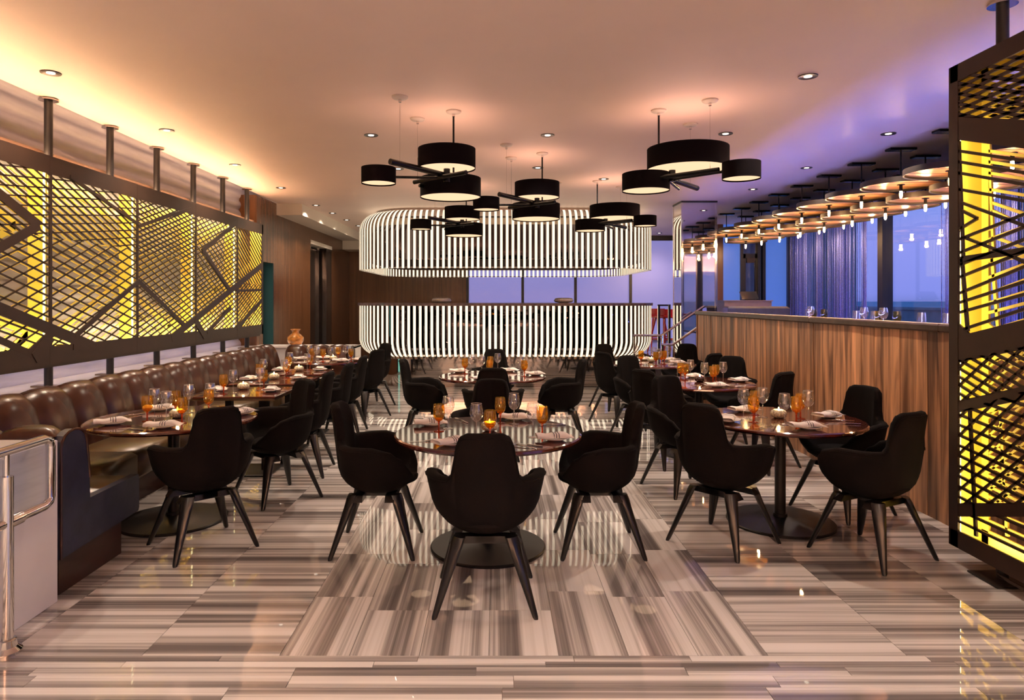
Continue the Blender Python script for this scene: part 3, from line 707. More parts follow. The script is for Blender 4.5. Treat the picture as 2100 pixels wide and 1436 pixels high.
# ------------------------------------------------------------------ chairs
def chair_meshes():
    def lerp_tab(tab, a):
        for (a0, v0), (a1, v1) in zip(tab, tab[1:]):
            if a <= a1:
                t = (a - a0) / (a1 - a0); t = t * t * (3 - 2 * t); return v0 + (v1 - v0) * t
        return tab[-1][1]
    RZ = [(0, .918), (18, .916), (26, .900), (30.5, .86), (34, .78), (38, .705), (44, .680), (60, .678), (90, .680), (110, .655), (126, .60), (142, .52), (157, .472), (180, .455)]
    RR_ = [(0, .245), (30, .258), (55, .268), (90, .272), (130, .290), (155, .285), (180, .270)]
    N, K = 72, 10; zb = .355
    def outer(a, z):
        R = lerp_tab(RR_, a); q = min(1, (z - zb) / .20)
        r = R * (1 - (1 - q) ** 2.3) ** .55
        back = max(0, 1 - a / 75); r *= 1 + back * max(0, z - .5) * .62
        if 35 < a < 160: r *= 1 + .85 * max(0, z - .46) * math.sin(PI * (a - 35) / 125) ** .7
        return r
    def inner(a, z):
        q = min(1, max(0, (z - .432) / .13)); R = lerp_tab(RR_, a) - .052
        r = R * (1 - (1 - q) ** 2.0) ** .55
        back = max(0, 1 - a / 75); r *= 1 + back * max(0, z - .5) * .72
        if 35 < a < 160: r *= 1 + .85 * max(0, z - .46) * math.sin(PI * (a - 35) / 125) ** .7
        return r
    cols = []
    half = [0, 4, 8, 12, 16, 19, 21.5, 24, 26, 28, 29.5, 31, 32.5, 34, 35.5, 37, 38.5, 40.5, 43, 47, 53, 60, 68, 76, 84, 92, 100, 107, 114, 121, 128, 135, 142, 149, 157, 165, 172]
    ths = half + [180] + [360 - q for q in half[:0:-1]]; N = len(ths)
    for th in ths:
        a = th if th <= 180 else 360 - th
        ang = math.radians(th); dx, dy = math.sin(ang), -math.cos(ang); zr = lerp_tab(RZ, a); col = []
        for k in range(K + 1):
            z = zb + (zr - zb) * (k / K) ** 1.6; r = outer(a, z) if k else .012; col.append((r * dx, r * dy, z))
        ro, ri = outer(a, zr), inner(a, max(zr, .45))
        if ro - ri < .035: ri = ro - .035
        col.append(((ro - .006) * dx, (ro - .006) * dy, zr + .013)); col.append(((ro + ri) / 2 * dx, (ro + ri) / 2 * dy, zr + .019)); col.append(((ri + .006) * dx, (ri + .006) * dy, zr + .012))
        for k in range(K, -1, -1):
            z = .432 + (max(zr, .45) - .432) * (k / K) ** 1.6; r = min(inner(a, z), ri) if k else .012; col.append((r * dx, r * dy, min(z, zr)))
        cols.append(col)
    rows = [[cols[j][i] for j in range(N)] for i in range(len(cols[0]))]
    shell = MB().grid(rows, closed=True)
    nn = len(rows); shell.face([N - 1 - i for i in range(N)]); shell.face([(nn - 1) * N + i for i in range(N)])
    sh = shell.mesh('shell', 'upholstery', 3)
    cu = MB(); rws = []
    for r, z in ((.235, .440), (.240, .458), (.225, .472), (.15, .478), (.01, .480)):
        rws.append([(r * math.sin(2 * PI * i / 32) * .95, .02 + r * math.cos(2 * PI * i / 32), z) for i in range(32)])
    cush = cu.grid(rws, closed=True).mesh('seat_cushion', 'upholstery', 3)
    seam = []
    for j in range(0, N + 1):
        th = -100 + 200 * j / N; a = abs(th); ang = math.radians(th); z = lerp_tab(RZ, a); r = outer(a, z) + .001; seam.append((r * math.sin(ang), -r * math.cos(ang), z - .004))
    sm = MB().path(seam, .0035, 5).mesh('seam', 'upholstery', 3)
    fr = MB().hexa([(-.19, -.13, .335), (.19, -.13, .335), (.19, -.07, .335), (-.19, -.07, .335), (-.16, -.13, .372), (.16, -.13, .372), (.16, -.07, .372), (-.16, -.07, .372)])
    fr.hexa([(-.19, .07, .335), (.19, .07, .335), (.19, .13, .335), (-.19, .13, .335), (-.16, .07, .372), (.16, .07, .372), (.16, .13, .372), (-.16, .13, .372)])
    fr.box(-.05, .05, -.13, .13, .34, .372)
    frm_ = fr.mesh('base_frame', 'black_wood')
    lg_ = MB(); prev = []
    for z, c_, w_, t_ in ((.375, .135, .036, .020), (.345, .147, .037, .020), (.30, .160, .034, .019), (.012, .252, .014, .013), (.0, .256, .010, .010)):
        base = Vector((c_, c_)); u = Vector((1, 1)).normalized() * t_; v = Vector((1, -1)).normalized() * w_
        prev.append([(*(base + u * math.cos(q) * 1.15 + v * math.sin(q) * 1.15), z) for q in [2 * PI * i / 10 for i in range(10)]])
    lg_.grid(prev, closed=True); lg_.face([9 - i for i in range(10)]); lg_.face([40 + i for i in range(10)])
    leg = lg_.mesh('leg', 'black_wood', .9)
    return sh, cush, sm, frm_, leg
SH, CU, SE, FRM, LEG = chair_meshes()
def chair(x, y, deg, label):
    t = thing('dining_chair', label, 'chair', (x, y, 0), math.radians(deg - 90), 'black scoop chairs at the tables')
    link('shell', SH, t); link('seat_cushion', CU, t); link('seam', SE, t); link('base_frame', FRM, t)
    for k in range(4): link('leg', LEG, t, None, PI / 2 * k)
    return t
T = {'T1': (-.045, 4.43, .605), 'T2': (-.03, 7.73, .605), 'R1': (2.06, 4.93, .57), 'R2': (2.12, 7.1, .57), 'R3': (2.15, 9.3, .57), 'L1': (-2.34, 4.97, .58), 'L5': (-2.38, 9.75, .58)}
TN = {'T1': 'front centre round table', 'T2': 'rear centre round table', 'R1': 'front round table by the partition', 'R2': 'middle round table by the partition', 'R3': 'rear round table by the partition',
      'L1': 'front round table at the banquette', 'L5': 'corner round table at the banquette', 'L2': 'nearest square table at the banquette', 'L3': 'middle square table at the banquette', 'L4': 'farthest square table at the banquette'}
for x, y, a, l in [
    (-.05, 3.68, 90, 'black scoop chair with its back to us at the front centre table'), (-.76, 4.45, 0, 'black scoop chair on the left of the front centre table'),
    (.67, 4.45, 180, 'black scoop chair on the right of the front centre table'), (-.03, 5.52, 270, 'black scoop chair on the far side of the front centre table'),
    (-.02, 7.0, 90, 'black scoop chair on the near side of the rear centre table'), (-.78, 7.73, 0, 'black scoop chair on the left of the rear centre table'),
    (.74, 7.73, 180, 'black scoop chair on the right of the rear centre table'), (.0, 9.05, 270, 'black scoop chair on the far side of the rear centre table'),
    (1.51, 4.52, 40, 'black scoop chair, near left seat of the front table by the partition'), (2.374, 4.309, 117, 'black scoop chair, near right seat of the front table by the partition'),
    (2.64, 5.20, 205, 'black scoop chair pushed against the partition at its front table'), (1.60, 5.80, 290, 'black scoop chair, far left seat of the front table by the partition'),
    (1.63, 6.74, 38, 'black scoop chair, near left seat of the middle table by the partition'), (2.56, 6.58, 125, 'black scoop chair, near right seat of the middle table by the partition'),
    (2.70, 7.92, 240, 'black scoop chair, far right seat of the middle table by the partition'), (1.70, 8.0, 292, 'black scoop chair, far left seat of the middle table by the partition'),
    (1.60, 8.95, 35, 'black scoop chair, near left seat of the rear table by the partition'), (2.62, 8.80, 125, 'black scoop chair, near right seat of the rear table by the partition'),
    (2.80, 10.25, 235, 'black scoop chair, far right seat of the rear table by the partition'), (1.76, 10.15, 295, 'black scoop chair, far left seat of the rear table by the partition'),
    (-1.905, 4.45, 133, 'black scoop chair in front of the front round banquette table'), (-1.77, 5.55, 226, 'black scoop chair behind the front round banquette table'),
    (-1.81, 6.38, 182, 'black scoop chair at the nearest square banquette table'), (-1.81, 7.27, 180, 'black scoop chair at the middle square banquette table'), (-1.84, 8.22, 180, 'black scoop chair at the farthest square banquette table'),
    (-1.80, 9.38, 148, 'black scoop chair on the near side of the corner banquette table'), (-1.88, 10.42, 222, 'black scoop chair on the far side of the corner banquette table')]:
    chair(x, y, a, l)
# ------------------------------------------------------------------ tables
TZ = .745
def round_table(k):
    x, y, R = T[k]
    t = thing('round_table', 'oxblood lacquered pedestal table, the ' + TN[k], 'table', (x, y, 0), 0, 'round pedestal tables')
    MB().lathe([(R - .05, TZ - .036), (R - .012, TZ - .03), (R, TZ - .018), (R - .002, TZ - .006), (R - .012, TZ), (R - .03, TZ)], 64).build('table_top', 'oxblood', t, .5)
    MB().tube((0, 0, .03), (0, 0, TZ - .036), .038, 20).build('column', 'table_metal', t, SM)
    b = MB().lathe([(.37, 0), (.372, .012), (.365, .018), (.10, .030), (.05, .045)], 48).build('base', 'table_metal', t, .5)
    MB().lathe([(.05, 0), (.05, .03)], 20, (0, 0, .036)).build('collar', 'table_metal', b, SM)
    MB().box(-.16, .16, -.03, .03, TZ - .05, TZ - .036).build('bracket', 'table_metal', t)
for k in T: round_table(k)
SQ = {'L2': (-2.74, -1.95, 6.05, 6.73), 'L3': (-2.72, -1.97, 6.97, 7.63), 'L4': (-2.68, -2.0, 7.86, 8.5)}
for k, (x0, x1, y0, y1) in SQ.items():
    t = thing('square_table', 'dark lacquered rectangular table with metal edge, the ' + TN[k], 'table', ((x0 + x1) / 2, (y0 + y1) / 2, 0), 0, 'rectangular banquette tables')
    a, b = (x1 - x0) / 2, (y1 - y0) / 2
    MB().bbox(-a, a, -b, b, TZ - .02, TZ, .004).build('table_top', 'oxblood', t)
    MB().box(-a + .01, a - .01, -b + .01, b - .01, TZ - .038, TZ - .02).build('metal_edge', 'brass_edge', t)
    for sx in (-.14, .2):
        l_ = MB().box(sx - .03, sx + .03, -.03, .03, .02, TZ - .05).build('column', 'table_metal', t)
    MB().bbox(-.25, .30, -.22, .22, 0, .02, .004).build('base', 'table_metal', t)
# ------------------------------------------------------------------ tableware
NS = 20
wine_bowl = MB().lathe([(.004, .098), (.018, .104), (.034, .122), (.042, .148), (.041, .170), (.033, .212)], NS, cap0=False, cap1=False).mesh('bowl', 'clear_glass', 3)
wine_rim = MB().path([(.033 * math.cos(2 * PI * i / 20), .033 * math.sin(2 * PI * i / 20), .212) for i in range(21)], .0013, 5).mesh('rim', 'crystal', 3)
wine_stem = MB().lathe([(.0045, .006), (.0035, .03), (.0035, .08), (.005, .099)], 8, cap0=False, cap1=False).mesh('stem', 'clear_glass', 3)
wine_foot = MB().lathe([(.036, 0), (.036, .0015), (.012, .004), (.0045, .007)], NS).mesh('foot', 'clear_glass', 3)
gob_bowl = MB().lathe([(.006, .066), (.022, .072), (.034, .090), (.039, .115), (.037, .150), (.034, .178)], NS, cap0=False, cap1=False).mesh('bowl', 'amber_glass', 3)
gob_base = MB().lathe([(.006, .066), (.021, .0725), (.031, .088), (.001, .088)], NS, cap0=False, cap1=False).mesh('thick_base', 'amber_glass', 3)
gob_stem = MB().lathe([(.007, .005), (.0055, .02), (.006, .05), (.010, .067)], 10).mesh('stem', 'amber_stem', 3)
gob_foot = MB().lathe([(.034, 0), (.034, .002), (.012, .005), (.007, .008)], NS).mesh('foot', 'amber_stem', 3)
smoke_bowl = MB().lathe([(.006, .066), (.022, .072), (.034, .090), (.039, .115), (.037, .150), (.034, .178)], NS, cap0=False, cap1=False).mesh('bowl', 'smoke_glass', 3)
tumbler_tall = MB().lathe([(.001, .006), (.030, .006), (.040, .05), (.041, .085), (.034, .17)], NS, cap0=False, cap1=False).mesh('glass_tumbler', 'clear_glass', 3)
plate_m = MB().lathe([(.045, 0), (.05, .004), (.088, .018), (.089, .021), (.085, .021), (.05, .010), (.01, .008)], 32).mesh('plate', 'porcelain', 3)
def napkin_mesh():
    rows = []; 
    sec = [(-.045, .0), (-.048, .012), (-.04, .024), (-.02, .027), (0, .025), (.02, .028), (.04, .022), (.047, .010), (.044, 0)]
    for i in range(13):
        s = -1 + 2 * i / 12; fl_ = 1 + .22 * abs(s) ** 4; up = .012 * math.sin(s * 5) * abs(s) - .006 * s * s
        rows.append([(s * .115, y * fl_ + .006 * math.sin(3 * s), max(.001, z * (1 - .35 * abs(s) ** 3) + (up if z > .01 else -.004 * abs(s)))) for y, z in sec])
    mb = MB().grid(rows); n = len(sec); mb.face(list(range(n))); e = 12 * n; mb.face([e + n - 1 - i for i in range(n)])
    return mb.mesh('cloth', 'napkin', 3)
nap_m = napkin_mesh()
nst = MB()
nap_s = []
for k in (-.012, .002, .018):
    mb = MB(); sec = [(-.049, .004), (-.0485, .0135), (-.04, .0258), (-.02, .0288), (0, .0268), (.02, .0298), (.04, .0238), (.048, .0115), (.0455, .002)]
    mb.grid([[(k + d, y, z) for y, z in sec] for d in (-.0025, .0025)]); nap_s.append(mb.mesh('stripe', 'napkin_stripe', 3))
knife_h = MB().bbox(-.006, .006, -.11, -.01, .0005, .008, .002).mesh('handle', 'cutlery')
knife_b = MB().hexa([(-.007, -.01, .002), (.007, -.01, .002), (.004, .10, .002), (-.007, .085, .002), (-.007, -.01, .004), (.007, -.01, .004), (.004, .10, .0035), (-.007, .085, .0035)]).mesh('blade', 'cutlery')
fork_h = MB().path([(0, -.10, .003), (0, -.02, .006), (0, .035, .009)], .0038, 6).mesh('handle', 'cutlery', 3)
fh = MB().hexa([(-.004, .033, .008), (.004, .033, .008), (.011, .055, .006), (-.011, .055, .006), (-.004, .033, .010), (.004, .033, .010), (.011, .055, .008), (-.011, .055, .008)])
for x in (-.009, -.003, .003, .009): fh.hexa([(x - .0016, .054, .006), (x + .0016, .054, .006), (x + .001, .095, .010), (x - .001, .095, .010), (x - .0016, .054, .008), (x + .0016, .054, .008), (x + .001, .095, .0115), (x - .001, .095, .0115)])
fork_t = fh.mesh('tines', 'cutlery')
vot_g = MB().lathe([(.03, 0), (.05, .010), (.058, .030), (.052, .050), (.036, .060), (.032, .058), (.045, .045), (.048, .03), (.03, .014), (.001, .012)], 28).mesh('holder', 'mottled_glass', 3)
vot_d = MB().lathe([(.03, 0), (.05, .010), (.058, .030), (.052, .050), (.036, .060), (.032, .058), (.045, .045), (.048, .03), (.03, .014), (.001, .012)], 28).mesh('holder', 'dark_votive', 3)
wax_m = MB().lathe([(.024, .013), (.024, .052), (.004, .053)], 16).mesh('candle', 'wax', .6)
fla_m = MB().lathe([(.001, .054), (.0045, .060), (.0035, .068), (.0005, .078)], 8).mesh('flame', 'flame', 3)
def wine(p, lab, rz=0): return inst('wine_glass', lab, 'wine glass', [('bowl', wine_bowl, [('rim', wine_rim)]), ('stem', wine_stem), ('foot', wine_foot)], p, rz, 'clear wine glasses on the tables')
def goblet(p, lab): return inst('amber_goblet', lab, 'goblet', [('bowl', gob_bowl), ('thick_base', gob_base), ('stem', gob_stem), ('foot', gob_foot)], p, 0, 'amber goblets on the tables')
def votive(p, lab, dark=False):
    t = inst('votive_candle', lab, 'candle', [('holder', vot_d if dark else vot_g), ('candle', wax_m, [('flame', fla_m)])], p, 0, 'candle votives on the tables')
    point((0, 0, .075), .35, (1, .6, .25), .01, t, 'candle_light'); return t
def setting(p, lab, ang):
    z = p.z; tag(link('plate', plate_m, None, p), 'white side plate' + lab, 'plate', 'white plates on the tables')
    n_ = inst('napkin', 'striped white napkin' + lab, 'napkin', [('cloth', nap_m)] + [('stripe', s) for s in nap_s], (p.x, p.y, z + .019), ang, 'folded napkins on the plates')
def knife(p, a, lab): inst('table_knife', 'steel knife ' + lab, 'knife', [('handle', knife_h), ('blade', knife_b)], p, a, 'knives on the tables')
def fork(p, a, lab): inst('table_fork', 'steel fork ' + lab, 'fork', [('handle', fork_h), ('tines', fork_t)], p, a, 'forks on the tables')
# positions read from the photograph as feet on the table plane; word tells the seat
S4 = ('left seat', 'near seat', 'far seat', 'right seat'); S5 = ('far left seat', 'near left seat', 'far right seat', 'near right seat')
WARE = {
 'T1': dict(s=S4, w=[(919, 879), (977, 898), (1054, 870), (1093, 897)], g=[(900, 885), (1005, 901), (1026, 868), (1112, 891)], p=[(884, 873), (927, 913), (1058, 861), (1142, 904)], v=(1004, 884), na=(10, 35, -10, 5), k=[(868, 906, 100), (1078, 913, 60)], f=[(946, 864, 30), (1070, 917, 55), (1135, 872, 95)]),
 'R1': dict(s=S5, w=[(1525, 859), (1571, 856), (1657, 863), (1609, 871)], g=[(1547, 851), (1545, 866), (1642, 859), (1633, 866)], p=[(1527, 845), (1492, 865), (1699, 857), (1656, 880)], v=(1590, 857), na=(15, 60, 25, 0), k=[(1730, 870, 80), (1480, 850, 120)], f=[(1587, 879, 150), (1564, 878, 130), (1722, 864, 85)]),
 'L1': dict(s=S5, w=[(341, 865), (317, 858), (387, 847), (431, 843)], g=[(373, 868), (302, 864), (360, 851), (428, 848)], p=[(231, 871), (336, 878), (329, 842), (500, 850)], v=(364, 857), na=(30, 10, 15, 60), k=[(265, 881, 75), (470, 862, 20)], f=[(272, 853, 150), (288, 877, 70), (455, 868, 30)]),
 'T2': dict(s=S4, w=[(963, 765), (988, 768), (1019, 761), (1070, 771)], g=[(952, 766), (1004, 771), (1008, 760), (1074, 772)], p=[(941, 764), (985, 779), (1046, 762), (1101, 770)], v=(1010, 768), na=(10, 30, -15, 5), k=[(930, 774, 100), (1045, 780, 60)], f=[(975, 760, 30), (1090, 763, 95)]),
 'R2': dict(s=S5, w=[(1389, 775), (1416, 779), (1483, 785), (1446, 787)], g=[(1396, 779), (1405, 781), (1468, 783), (1461, 787)], p=[(1418, 772), (1360, 785), (1518, 783), (1470, 794)], v=(1435, 783), na=(15, 60, 25, 0), k=[(1530, 790, 80)], f=[(1438, 793, 150), (1424, 792, 130), (1505, 789, 85)]),
 'R3': dict(s=S5, w=[(1304, 741), (1341, 745), (1370, 743), (1352, 749)], g=[(1313, 747), (1345, 750), (1362, 747), (1356, 748)], p=[(1320, 738), (1302, 748), (1383, 739), (1390, 746)], v=(1336, 743), na=(15, 60, 25, 0), k=[(1400, 744, 80)], f=[(1330, 752, 150)]),
 'L5': dict(s=S5, w=[(635, 739), (652, 742), (709, 740), (678, 744)], g=[(640, 741), (660, 742), (693, 738), (719, 742)], p=[(617, 738), (700, 742), (665, 736), (733, 740)], v=(684, 739), na=(30, 10, 15, 60), k=[(725, 746, 30)], f=[(630, 743, 150)])}
SS = ('bench side', 'chair side')
SQW = {'L2': dict(w=[(474, 807), (533, 801)], g=[(463, 808), (541, 797)], p=[(446, 803), (556, 803)], v=(499, 799), k=[(415, 807, 90)], f=[(579, 803, 90)]),
       'L3': dict(w=[(540, 777), (584, 778)], g=[(530, 781), (590, 774)], p=[(511, 780), (611, 777)], v=(562, 778), k=[(495, 786, 90)], f=[(634, 777, 90)]),
       'L4': dict(w=[(594, 759), (630, 762)], g=[(589, 762), (637, 758)], p=[(563, 761), (656, 760)], v=(613, 761), k=[(555, 766, 90)], f=[(672, 763, 90)])}
def on_table(k, px, py):
    p = G(px, py, TZ)
    if k in T:
        x, y, R = T[k]; d = Vector((p.x - x, p.y - y)); m = R - .115
        if d.length > m: d = d.normalized() * m; p.x, p.y = x + d.x, y + d.y
    else:
        x0, x1, y0, y1 = SQ[k]; p.x = min(max(p.x, x0 + .10), x1 - .10); p.y = min(max(p.y, y0 + .10), y1 - .10)
    p.z = TZ + .0008; return p
for k, d in list(WARE.items()) + list(SQW.items()):
    s = d.get('s', SS); na = d.get('na', (85, 95)); tn = TN[k]
    items = [(on_table(k, *q), r_) for key, r_ in (('w', .043), ('g', .041), ('p', .098)) for q in d[key]] + [(on_table(k, *d['v']), .062)]
    pos = [q[0] for q in items]
    for _ in range(60):
        for a_ in range(len(pos)):
            for b_ in range(a_):
                dv = Vector((pos[a_].x - pos[b_].x, pos[a_].y - pos[b_].y)); mn = items[a_][1] + items[b_][1] + .003
                if dv.length < mn:
                    u = (dv.normalized() if dv.length > 1e-5 else Vector((1, 0))) * (mn - dv.length) * .5
                    pos[a_].x += u.x; pos[a_].y += u.y; pos[b_].x -= u.x; pos[b_].y -= u.y
    nw = len(d['w']); PW, PG, PP, PV = pos[:nw], pos[nw:2 * nw], pos[2 * nw:3 * nw], pos[-1]
    for i in range(nw):
        L = ', %s of the %s' % (s[i], tn)
        wine(PW[i], 'clear wine glass' + L); goblet(PG[i], 'amber goblet' + L)
        setting(PP[i], L, math.radians(na[i]))
    votive(PV, 'lit candle votive on the ' + tn, k == 'R2')
    WH = ('left', 'right')
    for i, (x, y, a) in enumerate(d['k']): knife(on_table(k, x, y), math.radians(a), 'lying on the %s%s' % (tn, '' if len(d['k']) == 1 else ', ' + WH[i] + ' one'))
    WH = ('left', 'middle', 'right') if len(d['f']) == 3 else ('left', 'right')
    for i, (x, y, a) in enumerate(d['f']): fork(on_table(k, x, y), math.radians(a), 'lying on the %s%s' % (tn, '' if len(d['f']) == 1 else ', ' + WH[i] + ' one'))
# ------------------------------------------------------------------ drum chandeliers
def drum(parent, x, y, z, R, h):
    n = 40; mb = MB()
    mb.lathe([(R - .004, .004), (R, 0), (R, h), (R - .004, h), (R - .004, .004)], n, cap0=False, cap1=False)
    d = mb.build('drum_shade', 'drum_fabric', parent, .5); d.location = (x, y, z)
    MB().lathe([(R - .005, .012), (R - .005, .016)], n).build('diffuser', 'drum_diffuser', d, .5)
    MB().lathe([(R - .005, h - .012), (R - .005, h - .008)], n).build('added_glow_disc', 'added_drum_glow', d, .5)  # upward glow added to the drum to lift the ceiling
def chandelier(x, y, kind, label):
    t = thing('chandelier', label, 'chandelier', (x, y, 0), 0, 'black drum chandeliers')
    if kind == 'A':
        dr = [(-.06, 0, 2.78, .258, .18), (-.05, .36, 2.575, .288, .185), (-.645, -.16, 2.62, .15, .14)]
        rods = [((-.5, -.45, 2.755), (.09, .23, 2.72), .026), ((-.38, .23, 2.70), (.125, -.26, 2.70), .020), ((-.50, -.12, 2.685), (-.10, .0, 2.70), .012), ((-.10, .0, 2.70), (-.05, .36, 2.69), .012), ((-.33, .18, 2.66), (-.15, .30, 2.66), .016)]
        wires = [(-.42, -.44, 2.76), (-.35, .25, 2.70)]; hub = (-.06, 0, 2.70)
    else:
        dr = [(.23, -.1, 2.75, .35, .185), (-.08, .16, 2.60, .215, .16), (.59, -.41, 2.61, .155, .14)]
        rods = [((-.07, -.02, 2.74), (.52, .60, 2.70), .026), ((-.16, .12, 2.69), (.42, -.36, 2.70), .020), ((.12, 0, 2.68), (.48, -.33, 2.69), .012), ((.1, .05, 2.68), (.30, .45, 2.67), .016)]
        wires = [(.36, -.31, 2.71), (.42, .48, 2.71)]; hub = (.12, 0, 2.70)
    for q in dr: drum(t, *q)
    for a, b, r in rods: MB().tube(a, b, r, 12).build('arm_rod', 'black_metal', t, SM)
    MB().tube((hub[0], hub[1], 2.66), (hub[0], hub[1], 2.78), .03, 14).build('hub', 'black_metal', t, SM)
    MB().tube((0, 0, 2.72), (0, 0, 3.285), .009, 8).build('stem', 'black_metal', t, SM)
    for (a, b, z) in wires: MB().tube((a, b, z), (a, b, 3.285), .0022, 5).build('wire', 'chrome', t)
    for (a, b) in [(0, 0)] + [(q[0], q[1]) for q in wires]:
        cp = MB().lathe([(.068, .022), (.068, .010), (.055, .0), (.02, -.004)], 24, (a, b, 3.278)).build('ceiling_canopy', 'canopy_white', t, SM)
        MB().lathe([(.013, 0), (.013, .03)], 10, (a, b, 3.25)).build('cord_grip', 'chrome', cp)
chandelier(-.372, 6.13, 'A', 'black drum chandelier, front left of the five')
chandelier(1.464, 6.10, 'B', 'black drum chandelier with the largest drum, front right of the five')
chandelier(.546, 7.88, 'A', 'black drum chandelier hanging in the middle of the five')
chandelier(-.42, 10.0, 'A', 'black drum chandelier, rear left of the five')
chandelier(1.457, 9.72, 'B', 'black drum chandelier, rear right of the five')
# ------------------------------------------------------------------ wooden disc pendants over the raised area
disc_bot = MB().lathe([(.393, 0), (.395, .012)], 48).mesh('disc', 'disc_wood', .5)
disc_rim = MB().lathe([(.393, -.022), (.407, -.026), (.407, .034), (.393, .034), (.393, -.022)], 48, cap0=False, cap1=False).mesh('rim', 'disc_rim', .5)
disc_top = MB().lathe([(.393, .014), (.393, .024)], 48).mesh('top_plate', 'disc_rim', .5)
sock = MB().lathe([(.04, 0), (.04, -.006), (.017, -.008), (.017, -.075)], 16).mesh('socket', 'black_metal', .6)
bulb = MB().lathe([(.014, -.075), (.0155, -.10), (.015, -.135), (.008, -.155), (.001, -.158)], 14).mesh('bulb', 'bulb_glow', 3)
jo = MB().box(-.39, .39, -.0015, .0015, -.0025, .001).mesh('board_joint', 'disc_rim')
def disc(x, y, z, label):
    t = thing('disc_pendant', label, 'pendant lamp', (x, y, 0), random.uniform(-.1, .1), 'wooden disc pendants over the raised area')
    MB().bbox(-.145, .145, -.06, .06, 3.272, 3.30, .004).build('ceiling_plate', 'black_metal', t)
    MB().tube((0, 0, z + .01), (0, 0, 3.275), .009, 8).build('rod', 'black_metal', t, SM)
    d = link('disc', disc_bot, t, (0, 0, z)); link('rim', disc_rim, d); link('top_plate', disc_top, d)
    for q in (-.14, .14): 
        j = link('board_joint', jo, d, (0, q, 0)); j.scale = (math.sqrt(1 - (q / .39) ** 2), 1, 1)
    s_ = link('socket', sock, t, (0, 0, z)); link('bulb', bulb, s_)
    point((0, 0, z - .175), 4.4, (1, .56, .22), .02, t, 'bulb_light')
rows_d = [(4.54, 5.99, 10, 2.895, 'nearest the partition'), (5.06, 6.38, 10, 2.80, 'between the other two rows'), (5.58, 5.99, 10, 2.895, 'nearest the windows')]
for (x, y0, n_, z, lab) in rows_d:
    for i in range(n_): disc(x, y0 + .822 * i, z, 'wooden disc pendant, %s from us in the row %s' % (ORD[i], lab))
# ------------------------------------------------------------------ recessed downlights
dl_ring = MB().lathe([(.030, .002), (.048, .0), (.07, -.003), (.072, .004), (.030, .004)], 24, cap0=False, cap1=False).mesh('trim_ring', 'trim_dark', .6)
dl_lens = MB().lathe([(.030, -.001), (.030, .004)], 20).mesh('lens', 'spot_lens')
DLP = [((104, 149), 'above the banquette, nearest us'), ((342, 267), 'above the banquette, second from us'), ((482, 338), 'above the banquette, third from us'), ((576, 385), 'above the banquette, farthest from us'),
       ((648, 421), 'beside the dropped ceiling box, nearest us'), ((682, 437), 'beside the dropped ceiling box, second from us'), ((711, 451), 'beside the dropped ceiling box, third from us'),
       ((1657, 156), 'with dark trim near the right screen'), ((1488, 274), 'behind the front right chandelier'), ((1822, 274), 'just above the nearest wooden discs'), ((1654, 344), 'before the row of wooden discs'), ((1544, 388), 'in front of the mirrored column'),
       ((1123, 277), 'in the ceiling centre between the front chandeliers'), ((761, 277), 'left of the front left chandelier'), ((817, 346), 'behind the small drum of the front left chandelier'), ((1103, 344), 'beside the middle chandelier'),
       ((1238, 367), 'above the rear right chandelier'), ((1352, 478), 'near the far windows'), ((735, 463), 'beside the dropped ceiling box, farthest from us')]
def downlight(x, y, lab, W=DOWN, col=(1, .80, .62)):
    t = inst('downlight', 'recessed ceiling downlight ' + lab, 'downlight', [('trim_ring', dl_ring), ('lens', dl_lens)], (x, y, CEIL - .0045), 0, 'recessed ceiling downlights')
    spot((0, 0, -.02), W, col, 2.2, .8, .04, t)
for (px, py), lab in DLP:
    p = G(px, py, CEIL); downlight(p.x, p.y, lab)
for i, (x, y) in enumerate(((-2.5, .3), (0, .3), (2.2, .3), (-2.5, -1.8), (0, -1.8), (2.2, -1.8))): downlight(x, y, 'added unseen behind the viewpoint, spot %s' % ORD[i], 105)  # extra unseen lamps added to brighten the near ceiling
sp = MB().lathe([(.09, .012), (.09, .004), (.07, 0)], 28).build('ceiling_speaker', 'speaker_white', None, SM); sp.location = G(1139, 375, CEIL) - Vector((0, 0, .012))
tag(sp, 'flat round white speaker in the ceiling centre', 'speaker')
# ------------------------------------------------------------------ bead curtains
random.seed(5)
def curtain(y0, y1, label, amp=.10):
    mb = MB(); n_ = int((y1 - y0) / .0095)
    for i in range(n_):
        y = y0 + (y1 - y0) * i / n_; x = 6.36 + amp * math.sin(y * 7.5) + .04 * math.sin(y * 19) + random.uniform(-.02, .02); r = random.uniform(.003, .0050); k = len(mb.v)
        z0, z1 = .56 + random.random() * .02, 3.26
        for z in (z0, z1):
            for q in range(3): a = 2 * PI * q / 3 + i; mb.v.append((x + r * math.cos(a), y + r * math.sin(a), z))
        for q in range(3): mb.face([k + q, k + (q + 1) % 3, k + 3 + (q + 1) % 3, k + 3 + q])
    t = thing('bead_curtain', label, 'curtain', (0, 0, 0)); o = mb.build('strands', 'bead_chain', t); o['kind'] = 'stuff'
    MB().box(6.22, 6.5, y0, y1, 3.255, 3.285).build('track', 'mullion', t); return t
curtain(11.75, 14.7, 'broad silver blue bead curtain hanging left of the bare window pane')
curtain(8.0, 9.72, 'silver blue bead curtain seen through the right lattice screen')
